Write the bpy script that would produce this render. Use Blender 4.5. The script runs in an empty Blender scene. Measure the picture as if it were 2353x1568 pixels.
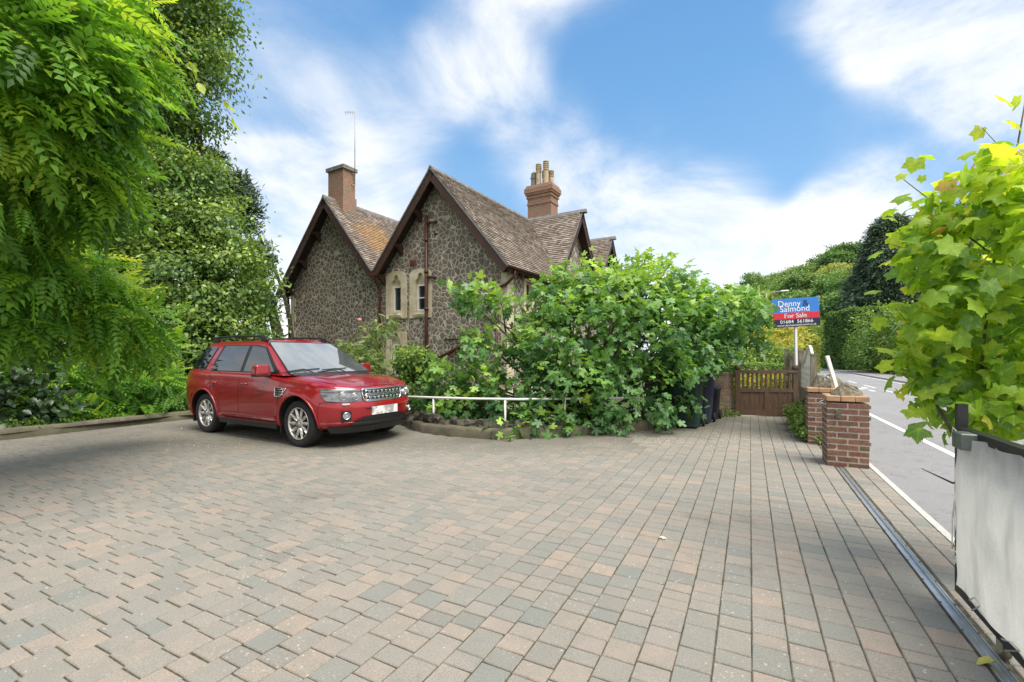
import bpy, bmesh, math, random
import numpy as np
from mathutils import Vector, Matrix, Euler
R = math.radians
random.seed(7); rng = np.random.default_rng(7)
scene = bpy.context.scene
col = scene.collection

# ------------------------------------------------------------------ camera, sky, sun, exposure
CAM_H = 1.4; FOC = 1050.0; CX = 1176.5; HY = 818.0     # the lens in units of a 2353-wide frame
cam = bpy.data.cameras.new('camera'); cam_o = bpy.data.objects.new('camera', cam); col.objects.link(cam_o)
cam_o.location = (0, 0, CAM_H); cam_o.rotation_euler = (R(90), 0, 0)
cam.sensor_width = 36; cam.lens = 36*FOC/2353; cam.shift_y = 34/2353
cam.clip_start = 0.05; cam.clip_end = 5000
scene.camera = cam_o
scene.view_settings.view_transform = 'Standard'; scene.view_settings.look = 'None'
scene.view_settings.gamma = 1; scene.view_settings.exposure = 0.93
scene.cycles.max_bounces = 8; scene.cycles.transparent_max_bounces = 8
SUN_EL, SUN_AZ = 63.0, 132.0                              # azimuth clockwise from +Y

def at(x, y, Y):
    return Vector(((x-CX)/FOC*Y, Y, CAM_H-(y-HY)/FOC*Y))
def dirn(x, y):
    return Vector((x-CX, FOC, HY-y)).normalized()

w = bpy.data.worlds.new('World'); scene.world = w; w.use_nodes = True
nt = w.node_tree; nt.nodes.clear()
N = nt.nodes.new; Lk = nt.links.new
out = N('ShaderNodeOutputWorld'); bg = N('ShaderNodeBackground'); Lk(bg.outputs[0], out.inputs[0])
sky = N('ShaderNodeTexSky'); sky.sky_type = 'NISHITA'; sky.sun_disc = False
sky.sun_elevation = R(SUN_EL); sky.sun_rotation = R(SUN_AZ); sky.air_density = 1.0; sky.dust_density = 0.3; sky.ozone_density = 2.2
tc = N('ShaderNodeTexCoord')
sep = N('ShaderNodeSeparateXYZ'); Lk(tc.outputs['Generated'], sep.inputs[0])
def mth(op, a, b=None, clamp=False):
    n = N('ShaderNodeMath'); n.operation = op; n.use_clamp = clamp
    for i, v in enumerate((a, b)):
        if v is None: continue
        if isinstance(v, (int, float)): n.inputs[i].default_value = v
        else: Lk(v, n.inputs[i])
    return n.outputs[0]
zz = mth('ADD', mth('MAXIMUM', sep.outputs[2], 0.0), 0.5)
cmb = N('ShaderNodeCombineXYZ')
Lk(mth('DIVIDE', sep.outputs[0], zz), cmb.inputs[0]); Lk(mth('DIVIDE', sep.outputs[1], zz), cmb.inputs[1])
mp = N('ShaderNodeMapping'); Lk(tc.outputs['Generated'], mp.inputs[0]); mp.inputs['Scale'].default_value = (1.0, 1.0, 1.9); mp.inputs['Rotation'].default_value = (0, R(25), R(10))
n1 = N('ShaderNodeTexNoise'); n1.inputs['Scale'].default_value = 2.6; n1.inputs['Detail'].default_value = 9; n1.inputs['Roughness'].default_value = .64; n1.inputs['Distortion'].default_value = .35
Lk(mp.outputs[0], n1.inputs['Vector'])
blobs = [  # x, y, radius (deg), weight : broad cloud banks, as directions in the sky
    (560, 700, 20, 1.1), (640, 560, 12, .55), (720, 520, 10, .40), (850, 450, 9, .35), (1070, 140, 7, .38), (970, 200, 7, .28), (1150, 200, 7, .34), (1190, 80, 6, .18),
    (1320, 420, 8, .30), (1400, 500, 9, .42), (1540, 500, 8, .50), (1650, 490, 7, .45), (1500, 600, 11, .5), (1640, 610, 10, .55), (1250, 340, 8, .25), (1500, 360, 6, .12),
    (1880, 510, 5, .55), (1960, 470, 6, .50), (1940, 560, 7, .45), (2060, 430, 5, .32), (2000, 40, 6, .45), (2130, 80, 7, .62), (2280, 130, 7, .68), (1900, 0, 5, .3), (2370, 210, 7, .5),
    (850, 330, 10, .24), (640, 300, 12, .30), (700, 60, 9, .12), (2100, 260, 8, .12),
    (1240, -500, 17, 1.2), (1750, -500, 12, .5)]  # unseen banks above the frame, added to whiten the windscreen's reflection
acc = None
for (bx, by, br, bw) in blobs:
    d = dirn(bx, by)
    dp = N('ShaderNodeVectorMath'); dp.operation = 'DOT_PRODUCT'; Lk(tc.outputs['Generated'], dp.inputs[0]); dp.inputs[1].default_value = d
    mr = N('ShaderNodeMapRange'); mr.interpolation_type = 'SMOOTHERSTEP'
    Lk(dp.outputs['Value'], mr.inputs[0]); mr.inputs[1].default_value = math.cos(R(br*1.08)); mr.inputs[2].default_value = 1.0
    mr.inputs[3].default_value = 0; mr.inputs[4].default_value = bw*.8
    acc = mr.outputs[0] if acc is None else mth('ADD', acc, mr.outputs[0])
nz = mth('MULTIPLY', mth('SUBTRACT', n1.outputs[0], 0.5), 2.6)
# elsewhere in the sky (outside the photo's view) even cloud cover, thickened for a whiter, softer fill light
back = N('ShaderNodeMapRange'); Lk(sep.outputs[1], back.inputs[0]); back.inputs[1].default_value = .45; back.inputs[2].default_value = -.1; back.inputs[3].default_value = 0; back.inputs[4].default_value = .95
hz = N('ShaderNodeMapRange'); Lk(sep.outputs[2], hz.inputs[0]); hz.inputs[1].default_value = .30; hz.inputs[2].default_value = 0.0; hz.inputs[3].default_value = 0; hz.inputs[4].default_value = .36
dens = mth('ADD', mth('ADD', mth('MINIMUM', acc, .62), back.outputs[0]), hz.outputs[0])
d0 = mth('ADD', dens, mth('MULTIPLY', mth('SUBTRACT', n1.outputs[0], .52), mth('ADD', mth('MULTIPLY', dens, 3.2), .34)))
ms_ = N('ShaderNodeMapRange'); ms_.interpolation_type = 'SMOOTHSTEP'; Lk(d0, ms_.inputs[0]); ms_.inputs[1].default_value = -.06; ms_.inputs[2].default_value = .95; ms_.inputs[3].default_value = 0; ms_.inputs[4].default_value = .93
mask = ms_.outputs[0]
mix = N('ShaderNodeMix'); mix.data_type = 'RGBA'
Lk(mask, mix.inputs['Factor'])
mul = N('ShaderNodeMix'); mul.data_type = 'RGBA'; mul.blend_type = 'MULTIPLY'; mul.inputs['Factor'].default_value = 1
Lk(sky.outputs[0], mul.inputs['A']); mul.inputs['B'].default_value = (1.2, 1.3, 1.2, 1)
gr = N('ShaderNodeValToRGB'); Lk(sep.outputs[2], gr.inputs[0]); ge = gr.color_ramp.elements
ge[0].position = 0; ge[0].color = (.34, .43, .52, 1); ge[1].position = 1; ge[1].color = (.035, .115, .32, 1)
for p_, c_ in ((.15, (.26, .38, .52)), (.3, (.14, .28, .48)), (.5, (.09, .225, .43))):
    q_ = ge.new(p_); q_.color = (*c_, 1)
g10 = N('ShaderNodeMix'); g10.data_type = 'RGBA'; g10.blend_type = 'MULTIPLY'; g10.inputs['Factor'].default_value = 1; Lk(gr.outputs[0], g10.inputs['A']); g10.inputs['B'].default_value = (10, 10, 10, 1)
g11 = N('ShaderNodeMix'); g11.data_type = 'RGBA'; g11.inputs['Factor'].default_value = .8; Lk(mul.outputs['Result'], g11.inputs['A']); Lk(g10.outputs['Result'], g11.inputs['B'])
Lk(g11.outputs['Result'], mix.inputs['A']); mix.inputs['B'].default_value = (6.0, 6.0, 6.0, 1)
Lk(mix.outputs['Result'], bg.inputs[0]); bg.inputs[1].default_value = 0.1

sl = bpy.data.lights.new('sun', 'SUN'); sl.energy = 2.8; sl.angle = R(44); sl.color = (1, .93, .82)
so = bpy.data.objects.new('sun', sl); col.objects.link(so)
sd = Vector((math.sin(R(SUN_AZ))*math.cos(R(SUN_EL)), math.cos(R(SUN_AZ))*math.cos(R(SUN_EL)), math.sin(R(SUN_EL))))
so.rotation_euler = sd.to_track_quat('Z', 'Y').to_euler()

# ------------------------------------------------------------------ tagging helpers
def tag(o, label=None, cat=None, group=None, kind=None):
    if label: o['label'] = label
    if cat: o['category'] = cat
    if group: o['group'] = group
    if kind: o['kind'] = kind
    return o
def empty(name, loc=(0, 0, 0), rz=0, label=None, cat=None, group=None):
    o = bpy.data.objects.new(name, None); col.objects.link(o); o.location = loc; o.rotation_euler = (0, 0, rz)
    o.empty_display_size = .1
    return tag(o, label, cat, group)
def copy_tree(o, parent=None):
    c = o.copy(); col.objects.link(c)
    if parent: c.parent = parent
    for ch in list(o.children): copy_tree(ch, c)
    return c

# ------------------------------------------------------------------ mesh builder
class MB:
    def __init__(s): s.v = []; s.f = []; s.m = []; s.uv = {}; s.sm = []
    def add(s, vs, fs, mi=0, smooth=False):
        b = len(s.v); s.v += [tuple(v) for v in vs]
        for f in fs: s.f.append(tuple(b+i for i in f)); s.m.append(mi); s.sm.append(smooth)
        return b
    def box(s, c, size, rot=None, mi=0, taper=1.0):
        c = Vector(c); hx, hy, hz = [a/2 for a in size]; vs = []
        for z in (-1, 1):
            t = taper if z > 0 else 1
            for (x, y) in ((-1, -1), (1, -1), (1, 1), (-1, 1)): vs.append(Vector((x*hx*t, y*hy*t, z*hz)))
        if rot is not None:
            m = rot if isinstance(rot, Matrix) else Euler(rot).to_matrix()
            vs = [m @ v for v in vs]
        s.add([v+c for v in vs], [(0, 3, 2, 1), (4, 5, 6, 7), (0, 1, 5, 4), (1, 2, 6, 5), (2, 3, 7, 6), (3, 0, 4, 7)], mi)
    def tube(s, pts, rad, n=8, mi=0, cap=True, smooth=True):
        pts = [Vector(p) for p in pts]
        if not hasattr(rad, '__len__'): rad = [rad]*len(pts)
        rings = []; prev = None
        for i, p in enumerate(pts):
            t = (pts[min(i+1, len(pts)-1)]-pts[max(i-1, 0)])
            t = t.normalized() if t.length > 1e-9 else Vector((0, 0, 1))
            a = prev if prev is not None else (Vector((0, 0, 1)) if abs(t.z) < .9 else Vector((1, 0, 0)))
            u = (a - t*a.dot(t)); u = u.normalized() if u.length > 1e-6 else t.orthogonal().normalized()
            v = t.cross(u); prev = u
            rings.append([p+(u*math.cos(k*2*math.pi/n)+v*math.sin(k*2*math.pi/n))*rad[i] for k in range(n)])
        vs = [q for r in rings for q in r]; fs = []
        for i in range(len(pts)-1):
            for k in range(n): fs.append((i*n+k, i*n+(k+1) % n, (i+1)*n+(k+1) % n, (i+1)*n+k))
        b = s.add(vs, fs, mi, smooth)
        if cap:
            s.f += [tuple(b+k for k in reversed(range(n))), tuple(b+(len(pts)-1)*n+k for k in range(n))]; s.m += [mi, mi]; s.sm += [False, False]
    def lathe(s, prof, n=32, origin=(0, 0, 0), mat=None, mi=0, smooth=True, close=False):
        vs = []; fs = []; o = Vector(origin); k = len(prof)
        for (r, h) in prof:
            for j in range(n):
                a = 2*math.pi*j/n; v = Vector((r*math.cos(a), r*math.sin(a), h))
                if mat is not None: v = mat @ v
                vs.append(v+o)
        for i in range(k-1 if not close else k):
            i2 = (i+1) % k
            for j in range(n): fs.append((i*n+j, i*n+(j+1) % n, i2*n+(j+1) % n, i2*n+j))
        s.add(vs, fs, mi, smooth)
    def prism(s, poly, z0, z1, fn=lambda x, y, z: (x, y, z), mi=0):
        n = len(poly)
        vs = [fn(x, y, z0) for x, y in poly]+[fn(x, y, z1) for x, y in poly]
        fs = [tuple(reversed(range(n))), tuple(range(n, 2*n))]+[(i, (i+1) % n, n+(i+1) % n, n+i) for i in range(n)]
        s.add(vs, fs, mi)
    def build(s, name, mats, parent=None, smooth_angle=None, loc=None):
        me = bpy.data.meshes.new(name)
        me.from_pydata(s.v, [], s.f)
        if not isinstance(mats, (list, tuple)): mats = [mats]
        for m in mats: me.materials.append(m)
        me.polygons.foreach_set('material_index', s.m)
        me.polygons.foreach_set('use_smooth', s.sm)
        if smooth_angle is not None:
            bm = bmesh.new(); bm.from_mesh(me)
            bmesh.ops.recalc_face_normals(bm, faces=bm.faces)
            for f in bm.faces: f.smooth = True
            for e in bm.edges:
                if len(e.link_faces) == 2 and e.calc_face_angle(0) > R(smooth_angle): e.smooth = False
            bm.to_mesh(me); bm.free()
        me.update()
        o = bpy.data.objects.new(name, me); col.objects.link(o)
        if parent: o.parent = parent
        if loc is not None: o.location = loc
        return o

def bevel_obj(o, w=.01, seg=2, ang=40):
    bm = bmesh.new(); bm.from_mesh(o.data)
    bmesh.ops.remove_doubles(bm, verts=bm.verts, dist=1e-5)
    es = [e for e in bm.edges if len(e.link_faces) == 2 and e.calc_face_angle(0) > R(ang)]
    if es: bmesh.ops.bevel(bm, geom=es, offset=w, segments=seg, profile=.6, affect='EDGES', clamp_overlap=True)
    for f in bm.faces: f.smooth = False
    bm.to_mesh(o.data); bm.free()
    return o

def text_into(b, body, size, ext, mat, align='CENTER', mi=0, xs=1.0):
    cu = bpy.data.curves.new('t', 'FONT'); cu.body = body; cu.size = size; cu.extrude = ext; cu.align_x = align; cu.resolution_u = 3
    o = bpy.data.objects.new('t', cu); col.objects.link(o); bpy.context.view_layer.update()
    me = bpy.data.meshes.new_from_object(o.evaluated_get(bpy.context.evaluated_depsgraph_get()))
    b.add([mat @ Vector((v.co.x*xs, v.co.y, v.co.z)) for v in me.vertices], [tuple(p.vertices) for p in me.polygons], mi)
    bpy.data.objects.remove(o); bpy.data.curves.remove(cu)
# ------------------------------------------------------------------ materials
MATS = {}
class NT:
    def __init__(s, name):
        s.m = bpy.data.materials.new(name); s.m.use_nodes = True; s.t = s.m.node_tree; s.t.nodes.clear()
        s.o = s.n('ShaderNodeOutputMaterial'); s.p = s.n('ShaderNodeBsdfPrincipled'); s.l(s.p.outputs[0], s.o.inputs[0])
        s.tc = s.n('ShaderNodeTexCoord')
    def n(s, t, **k):
        x = s.t.nodes.new(t)
        for a, b in k.items(): setattr(x, a, b)
        return x
    def l(s, a, b): s.t.links.new(a, b)
    def set(s, **k):
        for a, b in k.items():
            i = s.p.inputs[a.replace('_', ' ')]
            if hasattr(b, 'is_linked') or isinstance(b, bpy.types.NodeSocket): s.l(b, i)
            else: i.default_value = (*b, 1) if isinstance(b, tuple) and len(b) == 3 else b
    def noise(s, scale, detail=6, rough=.55, vec=None, dist=0):
        x = s.n('ShaderNodeTexNoise'); x.inputs['Scale'].default_value = scale; x.inputs['Detail'].default_value = detail
        x.inputs['Roughness'].default_value = rough; x.inputs['Distortion'].default_value = dist
        s.l(vec if vec is not None else s.tc.outputs['Object'], x.inputs['Vector']); return x.outputs[0]
    def vor(s, scale, feature='F1', vec=None, out='Distance', rnd=1):
        x = s.n('ShaderNodeTexVoronoi', feature=feature); x.inputs['Scale'].default_value = scale; x.inputs['Randomness'].default_value = rnd
        s.l(vec if vec is not None else s.tc.outputs['Object'], x.inputs['Vector']); return x.outputs[out]
    def ramp(s, fac, stops, interp='LINEAR'):
        x = s.n('ShaderNodeValToRGB'); x.color_ramp.interpolation = interp; e = x.color_ramp.elements
        while len(e) < len(stops): e.new(.5)
        for i, (p, c) in enumerate(stops):
            e[i].position = p; e[i].color = (*c, 1) if hasattr(c, '__len__') else (c, c, c, 1)
        s.l(fac, x.inputs[0]); return x.outputs[0]
    def mix(s, fac, a, b, mode='MIX'):
        x = s.n('ShaderNodeMix', data_type='RGBA', blend_type=mode)
        for i, v in (('Factor', fac), ('A', a), ('B', b)):
            k = [q for q in x.inputs if q.name == i and q.enabled][0] if i == 'Factor' else x.inputs[{'A': 6, 'B': 7}[i]]
            if isinstance(v, bpy.types.NodeSocket): s.l(v, k)
            elif i == 'Factor': k.default_value = v
            else: k.default_value = (*v, 1)
        return x.outputs[2]
    def math(s, op, a, b=None, clamp=False):
        x = s.n('ShaderNodeMath', operation=op, use_clamp=clamp)
        for i, v in enumerate((a, b)):
            if v is None: continue
            if isinstance(v, bpy.types.NodeSocket): s.l(v, x.inputs[i])
            else: x.inputs[i].default_value = v
        return x.outputs[0]
    def attr(s, name, o='Fac'):
        x = s.n('ShaderNodeAttribute'); x.attribute_name = name; return x.outputs[o]
    def bump(s, h, strength=.5, dist=.01):
        x = s.n('ShaderNodeBump'); x.inputs['Strength'].default_value = strength; x.inputs['Distance'].default_value = dist
        s.l(h, x.inputs['Height']); s.l(x.outputs[0], s.p.inputs['Normal'])
    def mapping(s, scale=(1, 1, 1), rot=(0, 0, 0), src='Object'):
        x = s.n('ShaderNodeMapping'); x.inputs['Scale'].default_value = scale; x.inputs['Rotation'].default_value = rot
        s.l(s.tc.outputs[src], x.inputs[0]); return x.outputs[0]

def mk(name, c, rough=.6, metal=0, var=.25, scale=8, bump=0, bscale=40, spec=.5, **kw):
    t = NT(name)
    a = tuple(x*(1-var) for x in c); b = tuple(min(1, x*(1+var)) for x in c)
    t.set(Base_Color=t.ramp(t.noise(scale), [(.3, a), (.7, b)]), Roughness=rough, Metallic=metal)
    t.p.inputs['Specular IOR Level'].default_value = spec
    for k, v in kw.items(): t.p.inputs[k.replace('_', ' ')].default_value = v
    if bump: t.bump(t.noise(bscale), bump, .004)
    MATS[name] = t.m; return t.m

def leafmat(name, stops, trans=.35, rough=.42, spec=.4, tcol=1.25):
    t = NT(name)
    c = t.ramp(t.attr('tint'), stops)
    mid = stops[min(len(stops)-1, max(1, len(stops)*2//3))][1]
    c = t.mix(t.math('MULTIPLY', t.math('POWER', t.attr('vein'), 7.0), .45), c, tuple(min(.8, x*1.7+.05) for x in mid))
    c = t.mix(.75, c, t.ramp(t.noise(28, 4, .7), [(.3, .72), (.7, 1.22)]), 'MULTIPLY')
    t.set(Base_Color=c, Roughness=rough); t.p.inputs['Specular IOR Level'].default_value = spec
    tr = t.n('ShaderNodeBsdfTranslucent')
    t.l(t.mix(1.0, c, (1.3*tcol, 1.25*tcol, .45*tcol), 'MULTIPLY'), tr.inputs[0])
    ms = t.n('ShaderNodeMixShader'); ms.inputs[0].default_value = trans
    t.l(t.p.outputs[0], ms.inputs[1]); t.l(tr.outputs[0], ms.inputs[2]); t.l(ms.outputs[0], t.o.inputs[0])
    MATS[name] = t.m; return t.m

# ------------------------------------------------------------------ foliage
def nrm(a): return a/np.maximum(np.linalg.norm(a, axis=-1, keepdims=True), 1e-9)
def T_simple(wd=.34, fold=.12, droop=.12):     # pointed oval, folded on its midrib
    v = [(0, 0, 0), (wd*.8, .3, fold), (wd*.85, .6, fold*.7-droop*.3), (0, 1, -droop), (-wd*.85, .6, fold*.7-droop*.3), (-wd*.8, .3, fold), (0, .45, 0)]
    f = [(0, 1, 6), (1, 2, 6), (2, 3, 6), (3, 4, 6), (4, 5, 6), (5, 0, 6)]
    return np.array(v, float), f
def T_diamond(wd=.36):
    return np.array([(0, 0, 0), (wd, .5, .06), (0, 1, -.08), (-wd, .5, .06)], float), [(0, 1, 3), (1, 2, 3)]
def T_lobed(lobes, sinus=.5, teeth=0, cup=.12):
    # lobes: list of (angle from tip axis deg, length)
    pts = []; L = sorted(lobes); c = np.array((0, .32))
    for i, (a, ln) in enumerate(L):
        wa = 13
        seq = [(-wa*1.5, .72), (-wa*1.15, .90), (-wa*.6, .99), (0, 1.03), (wa*.6, .99), (wa*1.15, .90), (wa*1.5, .72)] if teeth == 0 else [(-wa*1.7, .86), (-wa*1.35, .80), (-wa*1.05, .93), (-wa*.75, .87), (-wa*.4, 1.0), (0, 1.07), (wa*.4, 1.0), (wa*.75, .87), (wa*1.05, .93), (wa*1.35, .80), (wa*1.7, .86)]
        for (da, k) in seq: pts.append((math.radians(a+da), ln*k))
        if i < len(L)-1:
            a2, l2 = L[i+1]; pts.append((math.radians((a+a2)/2), min(ln, l2)*sinus))
    v = [(0, .32, 0, 1.0)]; 
    for (a, r) in pts:
        x, y = math.sin(a)*r, .32+math.cos(a)*r
        v.append((x, y, -cup*(x*x*1.6+(y-.32)**2), 1.0 if any(abs(a-math.radians(q[0])) < 1e-6 for q in L) else 0.0))
    v.append((0, .16, 0, 1.0))
    n = len(v)-1
    f = [(0, i, i+1) for i in range(1, n-1)]+[(0, n-1, n), (0, n, 1)]
    v = np.array(v, float); v[:, 1] -= .12
    return v, f
FIG = T_lobed([(-116, .36), (-56, .56), (0, .72), (56, .56), (116, .36)], .60)
GRAPE = T_lobed([(-128, .52), (-60, .58), (0, .63), (60, .58), (128, .52)], .76, teeth=1, cup=.28)
def T_pinnate(n=6, lw=.066, ll=.31):
    vs = []; fs = []
    def leaflet(bx, by, ang, ln, z0):
        ca, sa = math.cos(ang), math.sin(ang); b = len(vs)
        for (x, y, z) in ((0, 0, 0), (lw, ln*.45, .02), (0, ln, -.05), (-lw, ln*.45, .02)):
            vs.append((bx+x*ca+y*sa, by-x*sa+y*ca, z0+z))
        fs.extend([(b, b+1, b+3), (b+1, b+2, b+3)])
    for i in range(n):
        t = (i+.8)/(n+.6); z0 = -.25*t*t
        for s in (-1, 1): leaflet(0, t, s*R(62-12*t), ll*(1-.25*abs(t-.45)), z0)
    leaflet(0, .97, 0, ll, -.25)
    b = len(vs)
    vs.extend([(-.006, 0, 0), (.006, 0, 0), (.004, 1, -.25), (-.004, 1, -.25)]); fs.append((b, b+1, b+2)); fs.append((b, b+2, b+3))
    return np.array(vs, float), fs
PINN = T_pinnate(); SIMPLE = T_simple(); DIAM = T_diamond()
NEEDLE = T_diamond(.10)

def leaves_obj(name, tmpl, P, D, Nn, S, tint, mat, parent=None, smooth=False):
    V, F = tmpl; F = np.array(F); n = len(P); k = len(V); vein = V[:, 3] if V.shape[1] > 3 else None; V = V[:, :3]
    D = nrm(D); Nn = nrm(Nn - D*np.sum(Nn*D, axis=1, keepdims=True)); X = np.cross(D, Nn)
    cz = rng.uniform(.2, 2.4, n)[:, None, None]; sx = rng.uniform(.8, 1.12, n)[:, None, None]; asy = rng.normal(0, .12, n)[:, None, None]
    co = P[:, None, :] + S[:, None, None]*(V[None, :, 0:1]*sx*X[:, None, :]+(V[None, :, 1:2]+asy*V[None, :, 0:1]*.6)*D[:, None, :]+(V[None, :, 2:3]*cz+asy*V[None, :, 0:1])*Nn[:, None, :])
    co = co.reshape(-1, 3).astype(np.float32)
    idx = (F[None]+(np.arange(n)*k)[:, None, None]).reshape(-1).astype(np.int32)
    me = bpy.data.meshes.new(name); nf = n*len(F)
    me.vertices.add(n*k); me.vertices.foreach_set('co', co.ravel())
    me.loops.add(nf*3); me.loops.foreach_set('vertex_index', idx)
    me.polygons.add(nf); me.polygons.foreach_set('loop_start', np.arange(0, nf*3, 3, dtype=np.int32))
    me.update(calc_edges=True)
    a = me.attributes.new('tint', 'FLOAT', 'POINT'); a.data.foreach_set('value', np.repeat(np.clip(tint, 0, 1), k).astype(np.float32))
    if vein is not None:
        a = me.attributes.new('vein', 'FLOAT', 'POINT'); a.data.foreach_set('value', np.tile(vein, n).astype(np.float32))
    me.materials.append(mat)
    o = bpy.data.objects.new(name, me); col.objects.link(o)
    if parent: o.parent = parent
    return o

def sph(n):
    v = rng.normal(size=(n, 3)); return nrm(v)
def clumps(lobes, density, per, sigma, up=.5, zmin=None, inner=.25, flat=1.0):
    """points on leafy lobes: lobes = (centre, (rx,ry,rz)); clumps sit near each lobe's surface, leaves gather round them"""
    C = []; Nrm = []
    lob = [(np.array(c, float), np.array(r, float)) for c, r in lobes]
    for c, r in lob:
        area = 4*math.pi*((r[0]*r[1])**1.6/3+(r[0]*r[2])**1.6/3+(r[1]*r[2])**1.6/3)**(1/1.6)
        m = max(3, int(area*density)); d = sph(m)
        rad = np.where(rng.random(m) < inner, rng.uniform(.35, .8, m), rng.uniform(.80, 1.20, m))
        p = c+d*r*rad[:, None]
        keep = np.ones(m, bool)
        for c2, r2 in lob:
            if c2 is c: continue
            keep &= np.linalg.norm((p-c2)/r2, axis=1) > .62
        p = p[keep]; d = nrm(d[keep]/r)
        C.append(p); Nrm.append(d)
    C = np.vstack(C); Nrm = np.vstack(Nrm)
    ctint = rng.normal(0, 1, len(C))
    P = np.repeat(C, per, 0)+rng.normal(0, 1, (len(C)*per, 3))*sigma*np.array([1, 1, flat])
    On = np.repeat(Nrm, per, 0); ct = np.repeat(ctint, per)
    if zmin is not None:
        k = P[:, 2] > zmin; P, On, ct = P[k], On[k], ct[k]
    return P, On, ct
def foliage(name, lobes, tmpl, size, mat, parent=None, density=6, per=14, sigma=.16, up=.6, droop=-.25, spread=.7, base=.45, amp=.12, zmin=None, inner=.25, flat=1.0, toptint=0.0):
    P, On, ct = clumps(lobes, density, per, sigma, up, zmin, inner, flat)
    n = len(P)
    Nn = On*.7+np.array([0, 0, up])+rng.normal(0, spread*.55, (n, 3))
    D = On*.8+rng.normal(0, spread, (n, 3))+np.array([0, 0, droop])
    S = size*rng.uniform(.6, 1.25, n)
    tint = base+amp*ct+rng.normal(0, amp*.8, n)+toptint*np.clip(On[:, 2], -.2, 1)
    return leaves_obj(name, tmpl, P, D, Nn, S, tint, mat, parent)
def rot_lobes(l): return l
# ------------------------------------------------------------------ setting materials
def paver_mat():
    t = NT('paving')
    r = t.attr('rnd'); r2 = t.attr('rnd2')
    c = t.ramp(r, [(0, (.28, .265, .24)), (.22, (.36, .325, .285)), (.45, (.275, .28, .258)), (.62, (.40, .335, .285)), (.8, (.34, .315, .28)), (1, (.45, .35, .285))])
    n = t.noise(9, 5); c = t.mix(t.ramp(n, [(.35, 0), (.7, .55)]), c, (.27, .272, .255))
    c = t.mix(t.math('MULTIPLY', r2, .25), c, (.46, .38, .33))
    g = t.noise(150, 4, .75); c = t.mix(.8, c, t.ramp(g, [(.25, .42), (.5, 1.0), (.75, 1.5)]), 'MULTIPLY')
    pore = t.vor(95); c = t.mix(t.ramp(pore, [(.0, .7), (.14, 0)]), c, (.07, .06, .05))
    # pale lichen dots in patches
    lm = t.ramp(t.noise(1.1, 3), [(.45, 0), (.62, 1)]); ld = t.ramp(t.vor(26), [(.10, 1), (.20, 0)])
    c = t.mix(t.math('MULTIPLY', t.math('MULTIPLY', lm, ld), .75), c, (.62, .62, .56))
    ld2 = t.ramp(t.vor(9), [(.05, 1), (.075, 0)]); c = t.mix(t.math('MULTIPLY', ld2, .6), c, (.66, .65, .58))
    # grime in broad stains
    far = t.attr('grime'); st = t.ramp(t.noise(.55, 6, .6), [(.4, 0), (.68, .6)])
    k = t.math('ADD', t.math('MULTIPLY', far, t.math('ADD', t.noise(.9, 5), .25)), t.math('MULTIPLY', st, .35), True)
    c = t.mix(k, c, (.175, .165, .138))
    oil = t.ramp(t.noise(.8, 7, .7), [(.57, 0), (.7, .45)]); c = t.mix(oil, c, (.13, .125, .11)); c = t.mix(1.0, c, (.79, .81, .80), 'MULTIPLY'); t.set(Base_Color=c, Roughness=.9); t.p.inputs['Specular IOR Level'].default_value = .25
    t.bump(t.math('ADD', g, t.math('MULTIPLY', t.noise(30), .8)), .45, .006)
    return t.m
M_PAVE = paver_mat()
t = NT('joint_sand'); t.set(Base_Color=t.ramp(t.noise(25), [(.35, (.04, .035, .026)), (.5, (.085, .07, .048)), (.62, (.12, .105, .045)), (.7, (.07, .09, .02))]), Roughness=1.0); M_JOINT = t.m
t = NT('asphalt')
g = t.noise(180, 4, .8); c = t.ramp(g, [(.3, (.13, .128, .128)), (.55, (.27, .268, .268)), (.72, (.47, .46, .45))])
c = t.mix(t.ramp(t.noise(.35, 5), [(.35, 0), (.65, .45)]), c, (.31, .31, .325)); c = t.mix(t.ramp(t.noise(2.5, 6), [(.55, 0), (.8, .35)]), c, (.12, .12, .12))
cr_ = t.ramp(t.math('ABSOLUTE', t.math('SUBTRACT', t.noise(1.1, 7, .6), .5)), [(.0, .55), (.006, 0)]); c = t.mix(cr_, c, (.07, .07, .068))
t.set(Base_Color=c, Roughness=.85); t.bump(g, .6, .01); M_ASPH = t.m
t = NT('road_paint'); t.set(Base_Color=t.ramp(t.noise(30, 6, .7), [(.3, (.42, .42, .42)), (.5, (.74, .74, .72))]), Roughness=.7); M_PAINT = t.m
t = NT('turf'); t.set(Base_Color=t.ramp(t.noise(3, 8), [(.3, (.03, .05, .015)), (.7, (.08, .12, .03))]), Roughness=1); t.bump(t.noise(60), 1, .03); M_TURF = t.m
t = NT('soil'); t.set(Base_Color=t.ramp(t.noise(12, 8), [(.3, (.03, .024, .016)), (.7, (.075, .06, .04))]), Roughness=1); t.bump(t.noise(40), 1, .03); M_SOIL = t.m
t = NT('concrete'); c = t.ramp(t.noise(5, 8, .65), [(.3, (.07, .06, .042)), (.55, (.125, .11, .08)), (.75, (.19, .175, .135))]); c = t.mix(t.ramp(t.noise(1.4, 5), [(.4, 0), (.7, .6)]), c, (.10, .115, .05))
t.set(Base_Color=c, Roughness=.95); t.bump(t.noise(60, 8), .7, .01); M_CONC = t.m

UD = Vector((math.sin(R(27.5)), math.cos(R(27.5)), 0)); VD = Vector((UD.y, -UD.x, 0))

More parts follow.
